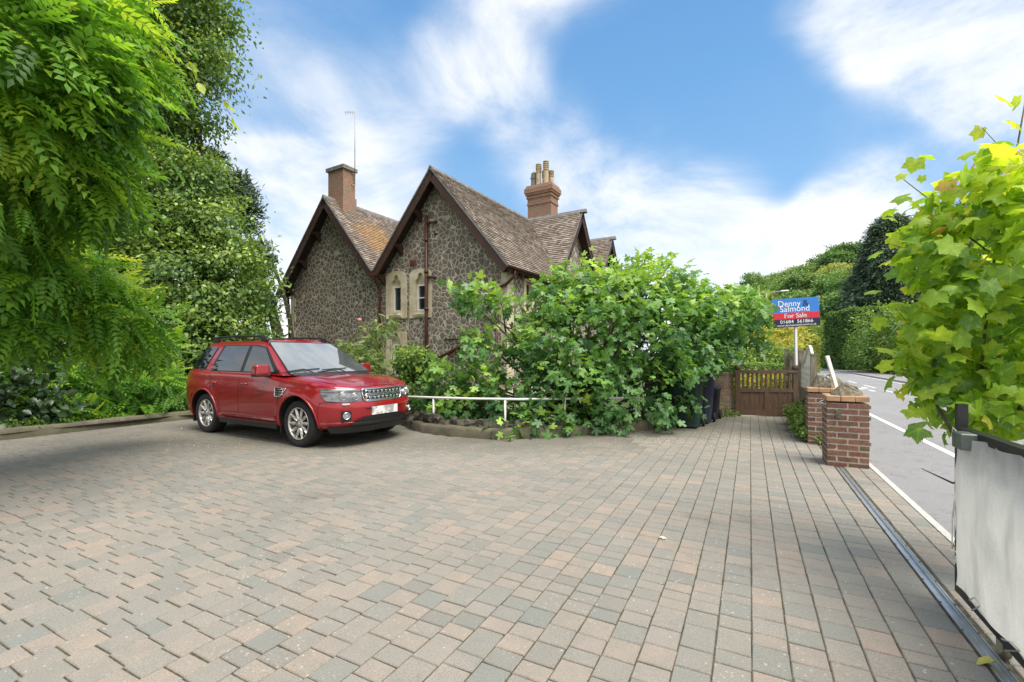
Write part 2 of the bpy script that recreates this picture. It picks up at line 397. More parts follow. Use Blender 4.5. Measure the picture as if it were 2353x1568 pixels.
def sheet(name, poly, z, mat, depth=0.0, kind='structure', parent=None):
    b = MB(); n = len(poly)
    b.add([(x, y, z) for x, y in poly], [tuple(range(n))])
    if depth: 
        b2 = b.add([(x, y, z) for x, y in poly]+[(x, y, z-depth) for x, y in poly], [(i, n+i, n+(i+1) % n, (i+1) % n) for i in range(n)])
    o = b.build(name, mat, parent); bm = bmesh.new(); bm.from_mesh(o.data); bmesh.ops.recalc_face_normals(bm, faces=bm.faces); bmesh.ops.triangulate(bm, faces=bm.faces); bm.to_mesh(o.data); bm.free()
    if kind: o['kind'] = kind
    return o

# ground reaching the horizon, a wooded hill rising beyond the road
def hill_h(x, y):
    ax = x-0.12*y
    s = np.clip((ax-32)/80, 0, 1); s = s*s*(3-2*s)
    yy = np.clip((y-10)/60, 0, 1)
    top = 27+6*np.clip((180-y)/120, -1.0, 1)
    fade = np.clip((420-y)/170, 0, 1); fade = fade*fade*(3-2*fade)
    back = 1-.25*np.clip((ax-125)/150, 0, 1)
    h = s*yy*top*fade*back
    far = np.clip((y-90)/60, 0, 1)*np.clip((x-5)/60, 0, 1)*np.clip((260-y)/80, 0, 1)*3
    return h+far
xs = np.concatenate([np.linspace(-2500, -150, 8), np.linspace(-120, 20, 15), np.linspace(26, 260, 50), np.linspace(300, 2500, 8)])
ys = np.concatenate([np.linspace(-2500, -60, 6), np.linspace(-40, 20, 8), np.linspace(26, 400, 60), np.linspace(450, 3500, 8)])
XX, YY = np.meshgrid(xs, ys); ZZ = hill_h(XX, YY)-.95
# right of the lane everything sits at driveway level
rd = (XX-4.43)*VD.x+(YY-5.61)*VD.y
ZZ = ZZ+np.where((rd > 7) & (YY < 120), .9, 0)
b = MB(); nx = len(xs)
b.add(np.stack([XX, YY, ZZ], -1).reshape(-1, 3).tolist(), [(j*nx+i, j*nx+i+1, (j+1)*nx+i+1, (j+1)*nx+i) for j in range(len(ys)-1) for i in range(nx-1)], 0, True)
g = b.build('ground', M_TURF); g['kind'] = 'structure'

# upper terrace carrying driveway and lane
E0 = Vector((4.43, 5.61, 0))
def lane(s, wd):
    s0 = 44.0; r = 26.0
    if s <= s0: c = E0+UD*s; n = VD
    else:
        a = min((s-s0)/r, R(75)); 
        c = E0+UD*s0+(UD*math.sin(a)-VD*(1-math.cos(a)))*r; n = VD*math.cos(a)+UD*math.sin(a)
        ex = (s-s0)-r*a
        if ex > 0: c = c+(UD*math.cos(a)-VD*math.sin(a))*ex
    return c+n*wd
def strip(name, w0, w1, s0, s1, z, mat, step=1.0, thick=0.0, parent=None, kind='structure'):
    b = MB(); n = max(1, int((s1-s0)/step)); vs = []; fs = []
    for i in range(n+1):
        s = s0+(s1-s0)*i/n; a = lane(s, w0); c = lane(s, w1)
        vs += [(a.x, a.y, z), (c.x, c.y, z)]
        if thick: vs += [(a.x, a.y, z-thick), (c.x, c.y, z-thick)]
    k = 4 if thick else 2
    for i in range(n):
        q = i*k; fs.append((q, q+1, q+k+1, q+k))
        if thick: fs += [(q, q+k, q+k+2, q+2), (q+1, q+3, q+k+3, q+k+1)]
    if thick: fs += [(0, 2, 3, 1), (n*k, n*k+1, n*k+3, n*k+2)]
    b.add(vs, fs); o = b.build(name, mat, parent)
    if kind: o['kind'] = kind
    return o
kerb_line = [(-9.2, 5.2), (-8.6, 7.2), (-8.25, 8.1), (-7.3, 9.9), (-5.6, 11.0), (-3.6, 10.7), (-2.5, 9.7), (-1.85, 8.6), (-1.35, 8.12), (-.75, 7.8), (-.15, 7.68), (.94, 7.95), (2.19, 8.4), (2.85, 8.85), (3.1, 9.3), (3.2, 10.7)]
terr = [(-14, -14), (-12.5, 4)]+[(-12.0, 9.0), (-8.5, 12.6), (-5, 12.4), (-2.4, 11.0), (-.8, 10.2), (1.6, 10.4), (3.0, 11.4), (5.1, 12.2), (9, 20), (18, 38), (26, 52)]+[(lane(s, -3.2).x, lane(s, -3.2).y) for s in (52, 60, 70, 85, 110)]+[(lane(s, 9.5).x, lane(s, 9.5).y) for s in (110, 85, 70, 60, 52, 44, 20, 0, -20)]+[(0, -14)]
sheet('terrace_ground', terr, -.055, M_SOIL, 1.2)

drive = kerb_line+[(5.2, 10.68), (6.62, 10.55), (4.95, 7.2), (5.15, 7.05), (4.43, 5.61), (.8, -1.4), (-9.2, -1.4)]
sheet('driveway_bedding', drive, -.0075, M_JOINT)
# driveway of individual setts laid in courses
from mathutils.geometry import intersect_point_tri_2d
def inside(px, py, poly):
    c = False; j = len(poly)-1
    for i in range(len(poly)):
        xi, yi = poly[i]; xj, yj = poly[j]
        if (yi > py) != (yj > py) and px < (xj-xi)*(py-yi)/(yj-yi)+xi: c = not c
        j = i
    return c
CW = .157; vs = []; fs = []; rn = []; rn2 = []; gr = []
chan_w = -.36                                      # the gate track runs between two courses
for k in range(-110, 3):
    w0 = -.335+k*CW if k < 0 else -.335+.045+k*CW
    if k < 0: w0 -= .055
    w1 = w0+CW
    if k >= 0 and w1 > 0.0: w1 = 0.0
    if w1-w0 < .05: continue
    s = -9.0-rng.random()*.3
    while s < 7.5:
        ln = rng.choice([.108, .118, .118, .157, .157, .157, .205]); 
        if ln < .13: ln *= rng.uniform(.92, 1.05)
        c = E0+UD*(s+ln/2)+VD*((w0+w1)/2)
        if inside(c.x, c.y, drive):
            g2 = .0028; gs = .0040; tz = rng.normal(0, .0009); tx, ty = rng.normal(0, .004, 2); bw = .0045
            jit = rng.normal(0, .0012, 8); b0 = len(vs)
            def pt(ss, ww, z):
                q = E0+UD*ss+VD*ww; return (q.x, q.y, z+tz+tx*(ss-s-ln/2)+ty*(ww-(w0+w1)/2))
            cs = [(s+gs+jit[0], w0+g2+jit[1]), (s+gs+jit[2], w1-g2+jit[3]), (s+ln-gs+jit[4], w1-g2+jit[5]), (s+ln-gs+jit[6], w0+g2+jit[7])]
            m = (sum(q[0] for q in cs)/4, sum(q[1] for q in cs)/4)
            for (a, q) in cs: vs.append(pt(a, q, -.030))
            for (a, q) in cs: vs.append(pt(a, q, -.005))
            for (a, q) in cs: vs.append(pt(a+bw*(1 if a < m[0] else -1), q+bw*(1 if q < m[1] else -1), 0.0))
            for q in ((0, 4, 1, 5), (4, 8, 5, 9)):
                a0, a1 = q[0], q[1]
                for e in range(4): fs.append((b0+a0+e, b0+a0+(e+1) % 4, b0+a1+(e+1) % 4, b0+a1+e))
            fs.append((b0+8, b0+9, b0+10, b0+11))
            rr = rng.random(); r2 = rng.random(); 
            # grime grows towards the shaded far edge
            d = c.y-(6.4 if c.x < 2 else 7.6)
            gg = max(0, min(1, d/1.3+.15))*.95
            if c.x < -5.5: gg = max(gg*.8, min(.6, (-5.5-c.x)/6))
            rn += [rr]*12; rn2 += [r2]*12; gr += [gg]*12
        s += ln
me = bpy.data.meshes.new('driveway'); me.from_pydata(vs, [], fs)
for nme, dat in (('rnd', rn), ('rnd2', rn2), ('grime', gr)):
    a = me.attributes.new(nme, 'FLOAT', 'POINT'); a.data.foreach_set('value', dat)
me.materials.append(M_PAVE); bm = bmesh.new(); bm.from_mesh(me); bmesh.ops.recalc_face_normals(bm, faces=bm.faces); bm.to_mesh(me); bm.free()
o = bpy.data.objects.new('driveway', me); col.objects.link(o); o['kind'] = 'structure'

# lane: asphalt, kerb, far pavement, paint
strip('road', .055, 5.75, -16, 105, -.008, M_ASPH)
strip('driveway_edging', .0, .055, -9, 1.0, .004, mk('edging', (.52, .50, .46), .8, scale=20), thick=.06)
strip('far_kerb', 5.75, 5.87, -16, 105, .085, mk('kerbstone', (.36, .35, .33), .9, scale=12), thick=.1)
strip('far_pavement', 5.87, 7.5, -16, 105, .08, mk('pavement_tar', (.26, .245, .24), .9, scale=3, bump=.5, bscale=160), thick=.1)
strip('road_edge_line', 1.17, 1.27, -16, 44, -.004, M_PAINT)
strip('far_edge_line', 5.42, 5.50, 10, 46, -.004, M_PAINT)
mb = MB()
for s in (-6, -1, 4, 9, 14.2, 18.0, 22.0, 26.5, 31):
    for e in (0,):
        vs4 = [lane(s, 3.48), lane(s, 3.58), lane(s+2.4, 3.58), lane(s+2.4, 3.48)]
        mb.add([(v.x, v.y, -.004) for v in vs4], [(0, 1, 2, 3)])
for (s, w0, w1, l) in ((15.6, 2.95, 3.1, .9), (16.8, 2.7, 2.95, .7), (17.4, 3.05, 3.2, 1.0)):
    vs4 = [lane(s, w0), lane(s, w1), lane(s+l, w1), lane(s+l, w0)]; mb.add([(v.x, v.y, -.004) for v in vs4], [(0, 1, 2, 3)])
o = mb.build('road_centre_marks', M_PAINT); o['kind'] = 'structure'

# concrete kerb edging the beds
def kerb(name, pts, wd, h, mat):
    b = MB(); n = len(pts); P = [Vector((x, y, 0)) for x, y in pts]; vs = []; fs = []
    # resample smooth
    Q = []
    for i in range(n-1):
        for k in range(5):
            t = k/5; p0, p1, p2, p3 = P[max(i-1, 0)], P[i], P[i+1], P[min(i+2, n-1)]
            Q.append(.5*((2*p1)+(-p0+p2)*t+(2*p0-5*p1+4*p2-p3)*t*t+(-p0+3*p1-3*p2+p3)*t**3))
    Q.append(P[-1])
    for i, p in enumerate(Q):
        tt = (Q[min(i+1, len(Q)-1)]-Q[max(i-1, 0)]).normalized(); nn = Vector((-tt.y, tt.x, 0))
        hh = h*(1+.04*math.sin(i*.7)+.04*math.sin(i*1.9)); j = .005*math.sin(i*2.3)
        prof = [(-.01+j, -.04), (0.0+j, hh*.75), (.03+j, hh*.97), (wd*.6, hh*1.03), (wd, hh*.95), (wd+.03, -.04)]
        vs += [p+nn*a+Vector((0, 0, z)) for a, z in prof]
    m = 6
    for i in range(len(Q)-1):
        for k in range(m-1): fs.append((i*m+k, (i+1)*m+k, (i+1)*m+k+1, i*m+k+1))
    b.add(vs, fs); return b.build(name, mat, smooth_angle=50), Q
kb, KQ = kerb('kerb', kerb_line[1:15], .17, .17, M_CONC); kb['kind'] = 'structure'
# planting soil behind the kerb
bed = [(x, y) for x, y in kerb_line[1:15]]+[(3.2, 11.2), (1.6, 10.3), (-.8, 10.1), (-2.4, 10.9), (-5, 12.3), (-8.5, 12.5), (-11.5, 9.0), (-9.6, 7.0)]
sheet('planting_bed', bed, .10, M_SOIL)
# ------------------------------------------------------------------ house
HZ = -.9                                             # garden level at the house
t = NT('rubble_stone')
v = t.mapping((4.9, 4.9, 5.3)); wv = t.n('ShaderNodeVectorMath', operation='ADD'); t.l(v, wv.inputs[0])
nn = t.n('ShaderNodeTexNoise'); nn.inputs['Scale'].default_value = 2.6; nn.inputs['Detail'].default_value = 3; t.l(t.tc.outputs['Object'], nn.inputs['Vector'])
sc_ = t.n('ShaderNodeVectorMath', operation='SCALE'); sc_.inputs[3].default_value = .55; t.l(nn.outputs['Color'], sc_.inputs[0]); t.l(sc_.outputs[0], wv.inputs[1])
V = wv.outputs[0]
edge = t.vor(1, 'DISTANCE_TO_EDGE', V); cc = t.vor(1, 'F1', V, 'Color')
sepc = t.n('ShaderNodeSeparateColor'); t.l(cc, sepc.inputs[0])
stone = t.ramp(sepc.outputs[0], [(0, (.11, .092, .075)), (.3, (.18, .15, .125)), (.5, (.22, .165, .145)), (.68, (.135, .122, .105)), (.85, (.29, .225, .165)), (.95, (.25, .15, .115)), (.975, (.42, .20, .12))], 'CONSTANT')
stone = t.mix(.5, stone, t.ramp(t.noise(14, 8, .7), [(.3, (.12, .10, .08)), (.7, (.36, .31, .25))]))
mort = t.ramp(t.noise(6, 6), [(.3, (.50, .455, .37)), (.7, (.72, .67, .56))])
wob = t.math('ADD', edge, t.math('MULTIPLY', t.math('SUBTRACT', t.noise(22, 4), .5), .09))
mk_ = t.ramp(wob, [(.052, 1), (.078, 0)])
c = t.mix(mk_, stone, mort)
c = t.mix(t.ramp(t.noise(.6, 4), [(.4, 0), (.7, .25)]), c, (.2, .18, .11))
t.set(Base_Color=c, Roughness=.9); t.p.inputs['Specular IOR Level'].default_value = .25
t.bump(t.math('ADD', t.ramp(wob, [(.02, .6), (.06, .25), (.11, .7), (.3, 1)]), t.math('MULTIPLY', t.noise(30, 6), .4)), .9, .035)
M_RUB = t.m
t = NT('dressed_stone'); c = t.ramp(t.noise(3.5, 8, .6), [(.3, (.45, .385, .265)), (.5, (.62, .545, .385)), (.72, (.74, .68, .53))]); c = t.mix(t.ramp(t.noise(1.2, 4), [(.45, 0), (.7, .5)]), c, (.50, .36, .18))
t.set(Base_Color=c, Roughness=.9); t.bump(t.noise(40, 8), .5, .008); M_DRS = t.m
t = NT('house_brick')
def brick_nodes(t, c1, c2, cm, src='UV', bw=.225, bh=.075, mort=.011, off=.5):
    x = t.n('ShaderNodeTexBrick'); x.offset = off
    t.l(t.tc.outputs[src], x.inputs['Vector']); x.inputs['Scale'].default_value = 1; x.inputs['Brick Width'].default_value = bw; x.inputs['Row Height'].default_value = bh
    x.inputs['Mortar Size'].default_value = mort; x.inputs['Mortar Smooth'].default_value = .3; x.inputs['Bias'].default_value = 0
    x.inputs['Color1'].default_value = (*c1, 1); x.inputs['Color2'].default_value = (*c2, 1); x.inputs['Mortar'].default_value = (*cm, 1)
    return x
x = brick_nodes(t, (.30, .115, .065), (.36, .17, .10), (.36, .31, .25))
c = t.mix(t.ramp(t.noise(2.2, 6), [(.4, 0), (.65, .75)]), x.outputs[0], (.25, .20, .15)); c = t.mix(.5, c, t.ramp(t.noise(18, 6, .7), [(.3, .5), (.7, 1.5)]), 'MULTIPLY')
t.set(Base_Color=c, Roughness=.95); t.bump(t.math('SUBTRACT', t.math('MULTIPLY', t.noise(50), .5), x.outputs[1]), .8, .012); M_HBR = t.m

def tile_mat(name, lichen):
    t = NT(name)
    r = t.attr('rnd')
    c = t.ramp(r, [(0, (.14, .105, .085)), (.3, (.205, .155, .125)), (.55, (.265, .205, .17)), (.8, (.33, .27, .23)), (1, (.45, .395, .345))])
    c = t.mix(t.ramp(t.noise(1.3, 5), [(.35, 0), (.7, .5)]), c, (.125, .11, .085))
    c = t.mix(t.ramp(t.noise(20, 6, .7), [(.48, 0), (.66, .55)]), c, (.40, .38, .34))
    if lichen:
        g = t.n('ShaderNodeVectorMath', operation='DISTANCE'); t.l(t.tc.outputs['Object'], g.inputs[0]); g.inputs[1].default_value = (-7.1, 1.2, 6.4)
        m = t.ramp(t.math('ADD', g.outputs['Value'], t.math('MULTIPLY', t.noise(1.6, 5), 2.0)), [(.0, 1), (.9, 0)]) 
        mm = t.math('SUBTRACT', 2.35, t.math('ADD', g.outputs['Value'], t.math('MULTIPLY', t.noise(2.0, 6, .7), 1.9)))
        m = t.math('MULTIPLY', t.math('MULTIPLY', mm, 1.4, True), t.ramp(t.noise(14, 5, .7), [(.40, 0), (.56, 1)]), True)
        c = t.mix(t.math('MULTIPLY', m, .8), c, (.46, .25, .06))
    m2 = t.ramp(t.noise(3.2, 6, .7), [(.6, 0), (.72, .7)])
    c = t.mix(m2, c, (.16, .15, .05))
    t.set(Base_Color=c, Roughness=.9); t.p.inputs['Specular IOR Level'].default_value = .3
    t.bump(t.noise(35, 6), .5, .008); return t.m
M_TILE = tile_mat('roof_tiles', False); M_TILEL = tile_mat('lichened_roof_tiles', True)
M_LEAD = mk('ridge_tile_grey', (.17, .165, .155), .8, var=.35, scale=6, bump=.4)
M_BRWN = mk('brown_painted_wood', (.060, .026, .018), .55, var=.25, scale=5, bump=.25, bscale=30)
M_SOFF = mk('dark_soffit', (.040, .024, .020), .7, var=.2)
M_PIPE = mk('brown_cast_iron', (.085, .028, .017), .38, var=.2, scale=12)
M_WHT = mk('white_sash_paint', (.80, .80, .78), .45, var=.03, scale=10)
M_CREAM = mk('cream_paint', (.62, .57, .42), .5, var=.06)
t = NT('window_glass'); t.set(Base_Color=t.ramp(t.noise(1.3, 3), [(.35, (.008, .012, .012)), (.7, (.035, .05, .048))]), Roughness=.03, IOR=1.7); M_GLS = t.m
M_VENT = mk('terracotta', (.20, .075, .06), .8)

HA = R(-30.5)
house = empty('house', (-.16, 15.0, 0), HA, 'steep gabled house of brown rubble stone under brown tiled roofs, red brick chimneys', 'house')
RS = 1.18; RZ = 8.0
def ztop(x):                                          # roof underside above the front walls
    return RZ-.14-RS*(abs(x+2.83) if x > -5.70 else abs(x+8.57))
def wall_holes(b, xs, zb, ztopf, holes, pos, depth=.22, mi_rev=0):
    """wall in a plane; pos(x, z, d) -> 3D; holes = [(x0,x1,z0,z1)]"""
    br = sorted(set(xs+[h[0] for h in holes]+[h[1] for h in holes]))
    for a, c in zip(br[:-1], br[1:]):
        hs = sorted([h for h in holes if h[0] <= a+1e-6 and h[1] >= c-1e-6], key=lambda h: h[2]); z = zb
        for h in hs:
            b.add([pos(a, z, 0), pos(c, z, 0), pos(c, h[2], 0), pos(a, h[2], 0)], [(0, 1, 2, 3)]); z = h[3]
        b.add([pos(a, z, 0), pos(c, z, 0), pos(c, ztopf(c), 0), pos(a, ztopf(a), 0)], [(0, 1, 2, 3)])
    for (x0, x1, z0, z1) in holes:
        q = [(x0, z0), (x1, z0), (x1, z1), (x0, z1)]
        for i in range(4):
            (xa, za), (xb, zb2) = q[i], q[(i+1) % 4]
            b.add([pos(xa, za, 0), pos(xb, zb2, 0), pos(xb, zb2, depth), pos(xa, za, depth)], [(0, 1, 2, 3)], mi_rev)
WINS = [(-5.178, -4.704, 3.08, 4.07), (-3.955, -3.485, 3.06, 4.05), (-5.178, -4.704, .60, 1.85)]
holes = [(a-.02, c+.02, z0-.02, z1+.42) for a, c, z0, z1 in WINS]
b = MB()
F = lambda x, z, d: (x, d, z)
wall_holes(b, [-11.48, -8.57, -5.70, -5.66, -2.83, 0], HZ-.3, ztop, holes, F)
sidew = [(1.25, 2.25, 2.95, 4.0), (2.9, 3.9, 2.95, 4.0), (1.2, 2.6, .2, 1.7)]
wall_holes(b, [0, 14], HZ-.3, lambda x: 4.26, sidew, lambda x, z, d: (-d, x, z))
b.add([(-11.48, 0, HZ-.3), (-11.48, 12, HZ-.3), (-11.48, 12, 4.3), (-11.48, 0, 4.3)], [(0, 1, 2, 3)])
b.add([(-11.48, 12, HZ-.3), (0, 14, HZ-.3), (0, 14, 4.3), (-2.83, 13.5, 7.8), (-8.57, 12.2, 7.8), (-11.48, 12, 4.3)], [(0, 1, 2, 3, 4, 5)])
wall = b.build('wall', M_RUB, house)

# cross gables facing the garden side
def crossgable(yc, zr, hw, xb, parent):
    b = MB(); sl = 1.4; xw = xb-.45
    b.add([(xw, yc-hw, 3.9), (xw, yc+hw, 3.9), (xw, yc+hw, zr-.14-sl*hw), (xw, yc, zr-.14), (xw, yc-hw, zr-.14-sl*hw)], [(0, 1, 2, 3, 4)])
    return b.build('gable_wall', M_RUB, parent)
crossgable(6.66, 8.0, 2.5, -.02, house); crossgable(10.7, 7.72, 2.3, -.02, house)

def roof_slope(A, B, C, D, n=None, gauge=.125, mat=None, name='roof', parent=None):
    """A,B eave ends; D,C ridge ends; tiled in stepped courses of single tiles"""
    A, B, C, D = map(Vector, (A, B, C, D)); up = ((D-A)+(C-B))/2; L = up.length; n = int(L/gauge)
    nv = (B-A).cross(D-A).normalized(); 
    if nv.z < 0: nv = -nv
    vs = []; fs = []; rn = []; tw = .165
    for i in range(n):
        t0 = i/n; t1 = (i+1.25)/n; 
        a0, b0 = A.lerp(D, t0), B.lerp(C, t0); t1 = min(t1, 1); a1, b1 = A.lerp(D, t1), B.lerp(C, t1)
        W = (b0-a0).length; m = max(1, int(W/tw)); sh = (i % 2)*.5
        for k in range(-1, m+1):
            u0, u1 = max(0, (k+sh)/m), min(1, (k+1+sh)/m)
            if u1 <= u0+1e-4: continue
            lift = .046+rng.normal(0, .004); jit = rng.normal(0, .004)
            dn = (a0-a1).normalized()*jit
            p = [a0.lerp(b0, u0)+nv*lift+dn, a0.lerp(b0, u1)+nv*lift+dn, a1.lerp(b1, u1)+nv*.008, a1.lerp(b1, u0)+nv*.008, a0.lerp(b0, u0)-nv*.002+dn, a0.lerp(b0, u1)-nv*.002+dn]
            q = len(vs); vs += [tuple(x) for x in p]; fs += [(q, q+1, q+2, q+3), (q+4, q+5, q+1, q)]; rn += [rng.random()]*6
    q = len(vs); vs += [tuple(x-nv*.03) for x in (A, B, C, D)]; fs.append((q, q+1, q+2, q+3)); rn += [.3]*4
    me = bpy.data.meshes.new(name); me.from_pydata(vs, [], fs); a = me.attributes.new('rnd', 'FLOAT', 'POINT'); a.data.foreach_set('value', rn)
    me.materials.append(mat or M_TILE); o = bpy.data.objects.new(name, me); col.objects.link(o); o.parent = parent; return o
def bar(b, p0, p1, wv, wd, hv, ht, mi=0):            # beam of rectangular section
    p0, p1, wv, hv = Vector(p0), Vector(p1), Vector(wv).normalized()*wd/2, Vector(hv).normalized()*ht/2
    vs = [p+s*wv+q*hv for p in (p0, p1) for (s, q) in ((-1, -1), (1, -1), (1, 1), (-1, 1))]
    b.add(vs, [(0, 3, 2, 1), (4, 5, 6, 7), (0, 1, 5, 4), (1, 2, 6, 5), (2, 3, 7, 6), (3, 0, 4, 7)], mi)
OV = .52
def gable_roof(xr, xl_e, xr_e, y0, y1, matr, part):
    zl = RZ-RS*abs(xl_e-xr); zrr = RZ-RS*abs(xr_e-xr)
    l = roof_slope((xl_e, -OV, zl), (xl_e, y1, zl), (xr, y1, RZ), (xr, -OV, RZ), mat=M_TILE, name='roof', parent=house)
    r_ = roof_slope((xr_e, -OV, zrr), (xr_e, y1, zrr), (xr, y1, RZ), (xr, -OV, RZ), mat=matr, name='roof', parent=house)
    b = MB()                                        # ridge tiles
    yy = -OV-.02
    while yy < y1:
        b.add([(xr-.13, yy, RZ-.10), (xr-.02, yy, RZ+.065), (xr+.02, yy, RZ+.065), (xr+.13, yy, RZ-.10), (xr-.13, yy+.44, RZ-.10), (xr-.02, yy+.44, RZ+.06), (xr+.02, yy+.44, RZ+.06), (xr+.13, yy+.44, RZ-.10)],
              [(0, 1, 5, 4), (1, 2, 6, 5), (2, 3, 7, 6), (0, 3, 2, 1), (4, 5, 6, 7)]); yy += .45
    b.build('ridge', M_LEAD, l)
    bb = MB(); sf = MB(); vg = MB()
    for (xe, ze) in ((xl_e, zl), (xr_e, zrr)):
        d = Vector((xe-xr, 0, ze-RZ)); nn = Vector((-d.z, 0, d.x)); nn = nn if nn.z > 0 else -nn; nn.normalize()
        e0 = Vector((xr, -OV+.02, RZ))-nn*.16; e1 = Vector((xe, -OV+.02, ze))-nn*.16
        bar(bb, e0, e1, (0, 1, 0), .045, nn, .27)
        v0 = Vector((xr, -OV-.01, RZ))-nn*.014; v1 = Vector((xe, -OV-.01, ze))-nn*.014
        bar(vg, v0, v1, (0, 1, 0), .05, nn, .045)
        s0 = Vector((xr, 0, RZ))-nn*.07; s1 = Vector((xe, 0, ze))-nn*.07
        sf.add([s0-Vector((0, OV-.05, 0)), s1-Vector((0, OV-.05, 0)), s1+Vector((0, .1, 0)), s0+Vector((0, .1, 0))], [(0, 1, 2, 3)])
    bb.build('barge_board', M_BRWN, house); sf.build('soffit', M_SOFF, house); vg.build('verge', M_LEAD, house)
gable_roof(-2.83, -5.68, .36, 0, 13.4, M_TILE, 1)
gable_roof(-8.57, -11.84, -5.72, 0, 12.0, M_TILEL, 2)
# purlin brackets under the barge boards
for (xr, fr) in ((-2.83, (.30, .62, .93)), (-8.57, (.30, .62, .93))):
    for sgn in (-1, 1):
        for f_ in fr:
            if xr < -3 and sgn > 0 and f_ > .9: continue
            dx = 2.95*f_; x = xr+sgn*dx; z = RZ-RS*dx-.30
            b = MB(); b.box((x, -.24, z), (.13, .52, .14)); b.prism([(-.0, -.07), (-.30, -.07), (-.22, -.14), (-.12, -.26), (-.0, -.34)], x-.055, x+.055, lambda y, zz, xx, z=z: (xx, y, z+zz))
            b.build('bracket', M_BRWN, house)
def cross_roof(yc, zr, hw, xb):
    sl = 1.4; ze = zr-sl*hw; xi = -2.83
    for s in (-1, 1):
        # the valley with the main roof: main roof height zr' at x is 8-1.18*(x+2.83)
        xv = (RZ-ze)/RS-2.83
        A = (min(xv, xb), yc+s*hw, ze) if xv < xb else (xb-.02, yc+s*hw, ze)
        k = roof_slope((xi+1.0, yc+s*hw, ze), (xb, yc+s*hw, ze), (xb, yc, zr), (xi, yc, zr), mat=M_TILE, name='roof', parent=house)
    b = MB(); xx = xi+.0
    while xx < xb-.05:
        b.add([(xx, yc-.13, zr-.12), (xx, yc, zr+.065), (xx, yc+.13, zr-.12), (xx+.42, yc-.13, zr-.12), (xx+.42, yc, zr+.06), (xx+.42, yc+.13, zr-.12)], [(0, 3, 4, 1), (1, 4, 5, 2), (0, 1, 2), (3, 5, 4)]); xx += .43
    b.build('ridge', M_LEAD, k)
    bb = MB(); sf = MB(); vg = MB()
    for s in (-1, 1):
        d = Vector((0, s*hw, ze-zr)); nn = Vector((0, -d.z*s, hw)); nn = Vector((0, s*1.4, 1)).normalized()
        bar(bb, Vector((xb-.02, yc, zr))-nn*.15, Vector((xb-.02, yc+s*hw, ze))-nn*.15, (1, 0, 0), .045, nn, .25)
        bar(vg, Vector((xb+.01, yc, zr))-nn*.012, Vector((xb+.01, yc+s*hw, ze))-nn*.012, (1, 0, 0), .05, nn, .04)
        s0 = Vector((xb, yc, zr))-nn*.07; s1 = Vector((xb, yc+s*hw, ze))-nn*.07
        sf.add([s0-Vector((.05, 0, 0)), s1-Vector((.05, 0, 0)), s1-Vector((.5, 0, 0)), s0-Vector((.5, 0, 0))], [(0, 1, 2, 3)])
    bb.box((xb-.22, yc+1.35, zr-2.15), (.5, .14, .15)); bb.box((xb-.22, yc-1.35, zr-2.15), (.5, .14, .15))
    bb.build('barge_board', M_BRWN, house); sf.build('soffit', M_SOFF, house); vg.build('verge', M_LEAD, house)
cross_roof(6.66, 8.0, 2.35, -.02); cross_roof(10.9, 7.72, 2.25, -.02)
# eave board, rafter feet and gutter along the garden side
b = MB(); b.box((.30, 2.0, 4.20), (.03, 5.0, .12)); b.box((.16, 2.0, 4.22), (.3, 5.0, .02))
for i in range(12): b.box((.18, -.35+i*.42, 4.12), (.34, .06, .10), (0, R(20), 0))
b.build('eave', M_BRWN, house)
def gutter(p0, p1, parent):
    b = MB(); p0, p1 = Vector(p0), Vector(p1); t_ = (p1-p0).normalized(); sx = t_.cross(Vector((0, 0, 1))); vs = []
    for p in (p0, p1):
        for i in range(9):
            a = math.pi*i/8; vs.append(p+sx*(.06*math.cos(a))-Vector((0, 0, .06*math.sin(a))))
        for i in range(9):
            a = math.pi*(8-i)/8; vs.append(p+sx*(.052*math.cos(a))-Vector((0, 0, .052*math.sin(a))))
    b.add(vs, [(i, (i+1) % 18, 18+(i+1) % 18, 18+i) for i in range(18)]); return b.build('gutter', M_PIPE, parent)
gutter((.40, -.55, 4.24), (.40, 4.4, 4.28), house); gutter((-11.9, -.55, 4.10), (-11.9, 11, 4.14), house)
def pipe(pts, r=.048, name='drainpipe', rings=()):
    b = MB(); P = []
    pts = [Vector(p) for p in pts]
    for i, p in enumerate(pts):                       # soften bends
        if 0 < i < len(pts)-1:
            a = (pts[i-1]-p); c_ = (pts[i+1]-p); l = min(.07, a.length*.4, c_.length*.4)
            P += [p+a.normalized()*l, p+(a.normalized()+c_.normalized())*l*.2, p+c_.normalized()*l]
        else: P.append(p)
    b.tube(P, r, 10)
    for q in rings: b.tube([Vector(q)-Vector((0, 0, .05)), Vector(q)+Vector((0, 0, .05))], r*1.3, 10)
    return b.build(name, M_PIPE, house)
pipe([(-5.68, -.42, 4.5), (-5.68, -.42, 4.32), (-5.74, -.10, 4.0), (-5.74, -.09, HZ)], .052, rings=[(-5.74, -.09, z) for z in (3.7, 2.6, 1.2)])
b = MB(); b.box((-5.68, -.45, 4.52), (.42, .16, .14)); b.build('hopper', M_PIPE, house)
p_ = pipe([(-3.36, -.12, 6.5), (-3.36, -.12, 2.9), (-3.36, -.12, HZ)], .062, rings=[(-3.36, -.12, z) for z in (5.6, 4.45, 3.1, 1.7)])
pipe([(-3.36, -.12, 6.2), (-3.02, -.10, 6.22), (-2.98, .02, 6.22)], .05); pipe([(-3.36, -.12, 4.25), (-3.08, -.10, 4.25), (-3.04, .02, 4.22)], .05)
pipe([(-3.1, .03, 5.8), (-3.0, -.07, 5.8), (-2.9, .03, 5.8)], .03)
pipe([(.34, -.1, 4.18), (.34, -.1, 3.98), (.02, -.12, 3.72), (-.22, -.12, 3.66)], .05)
pipe([(-.35, -.10, 3.4), (-.35, -.10, HZ)], .04)
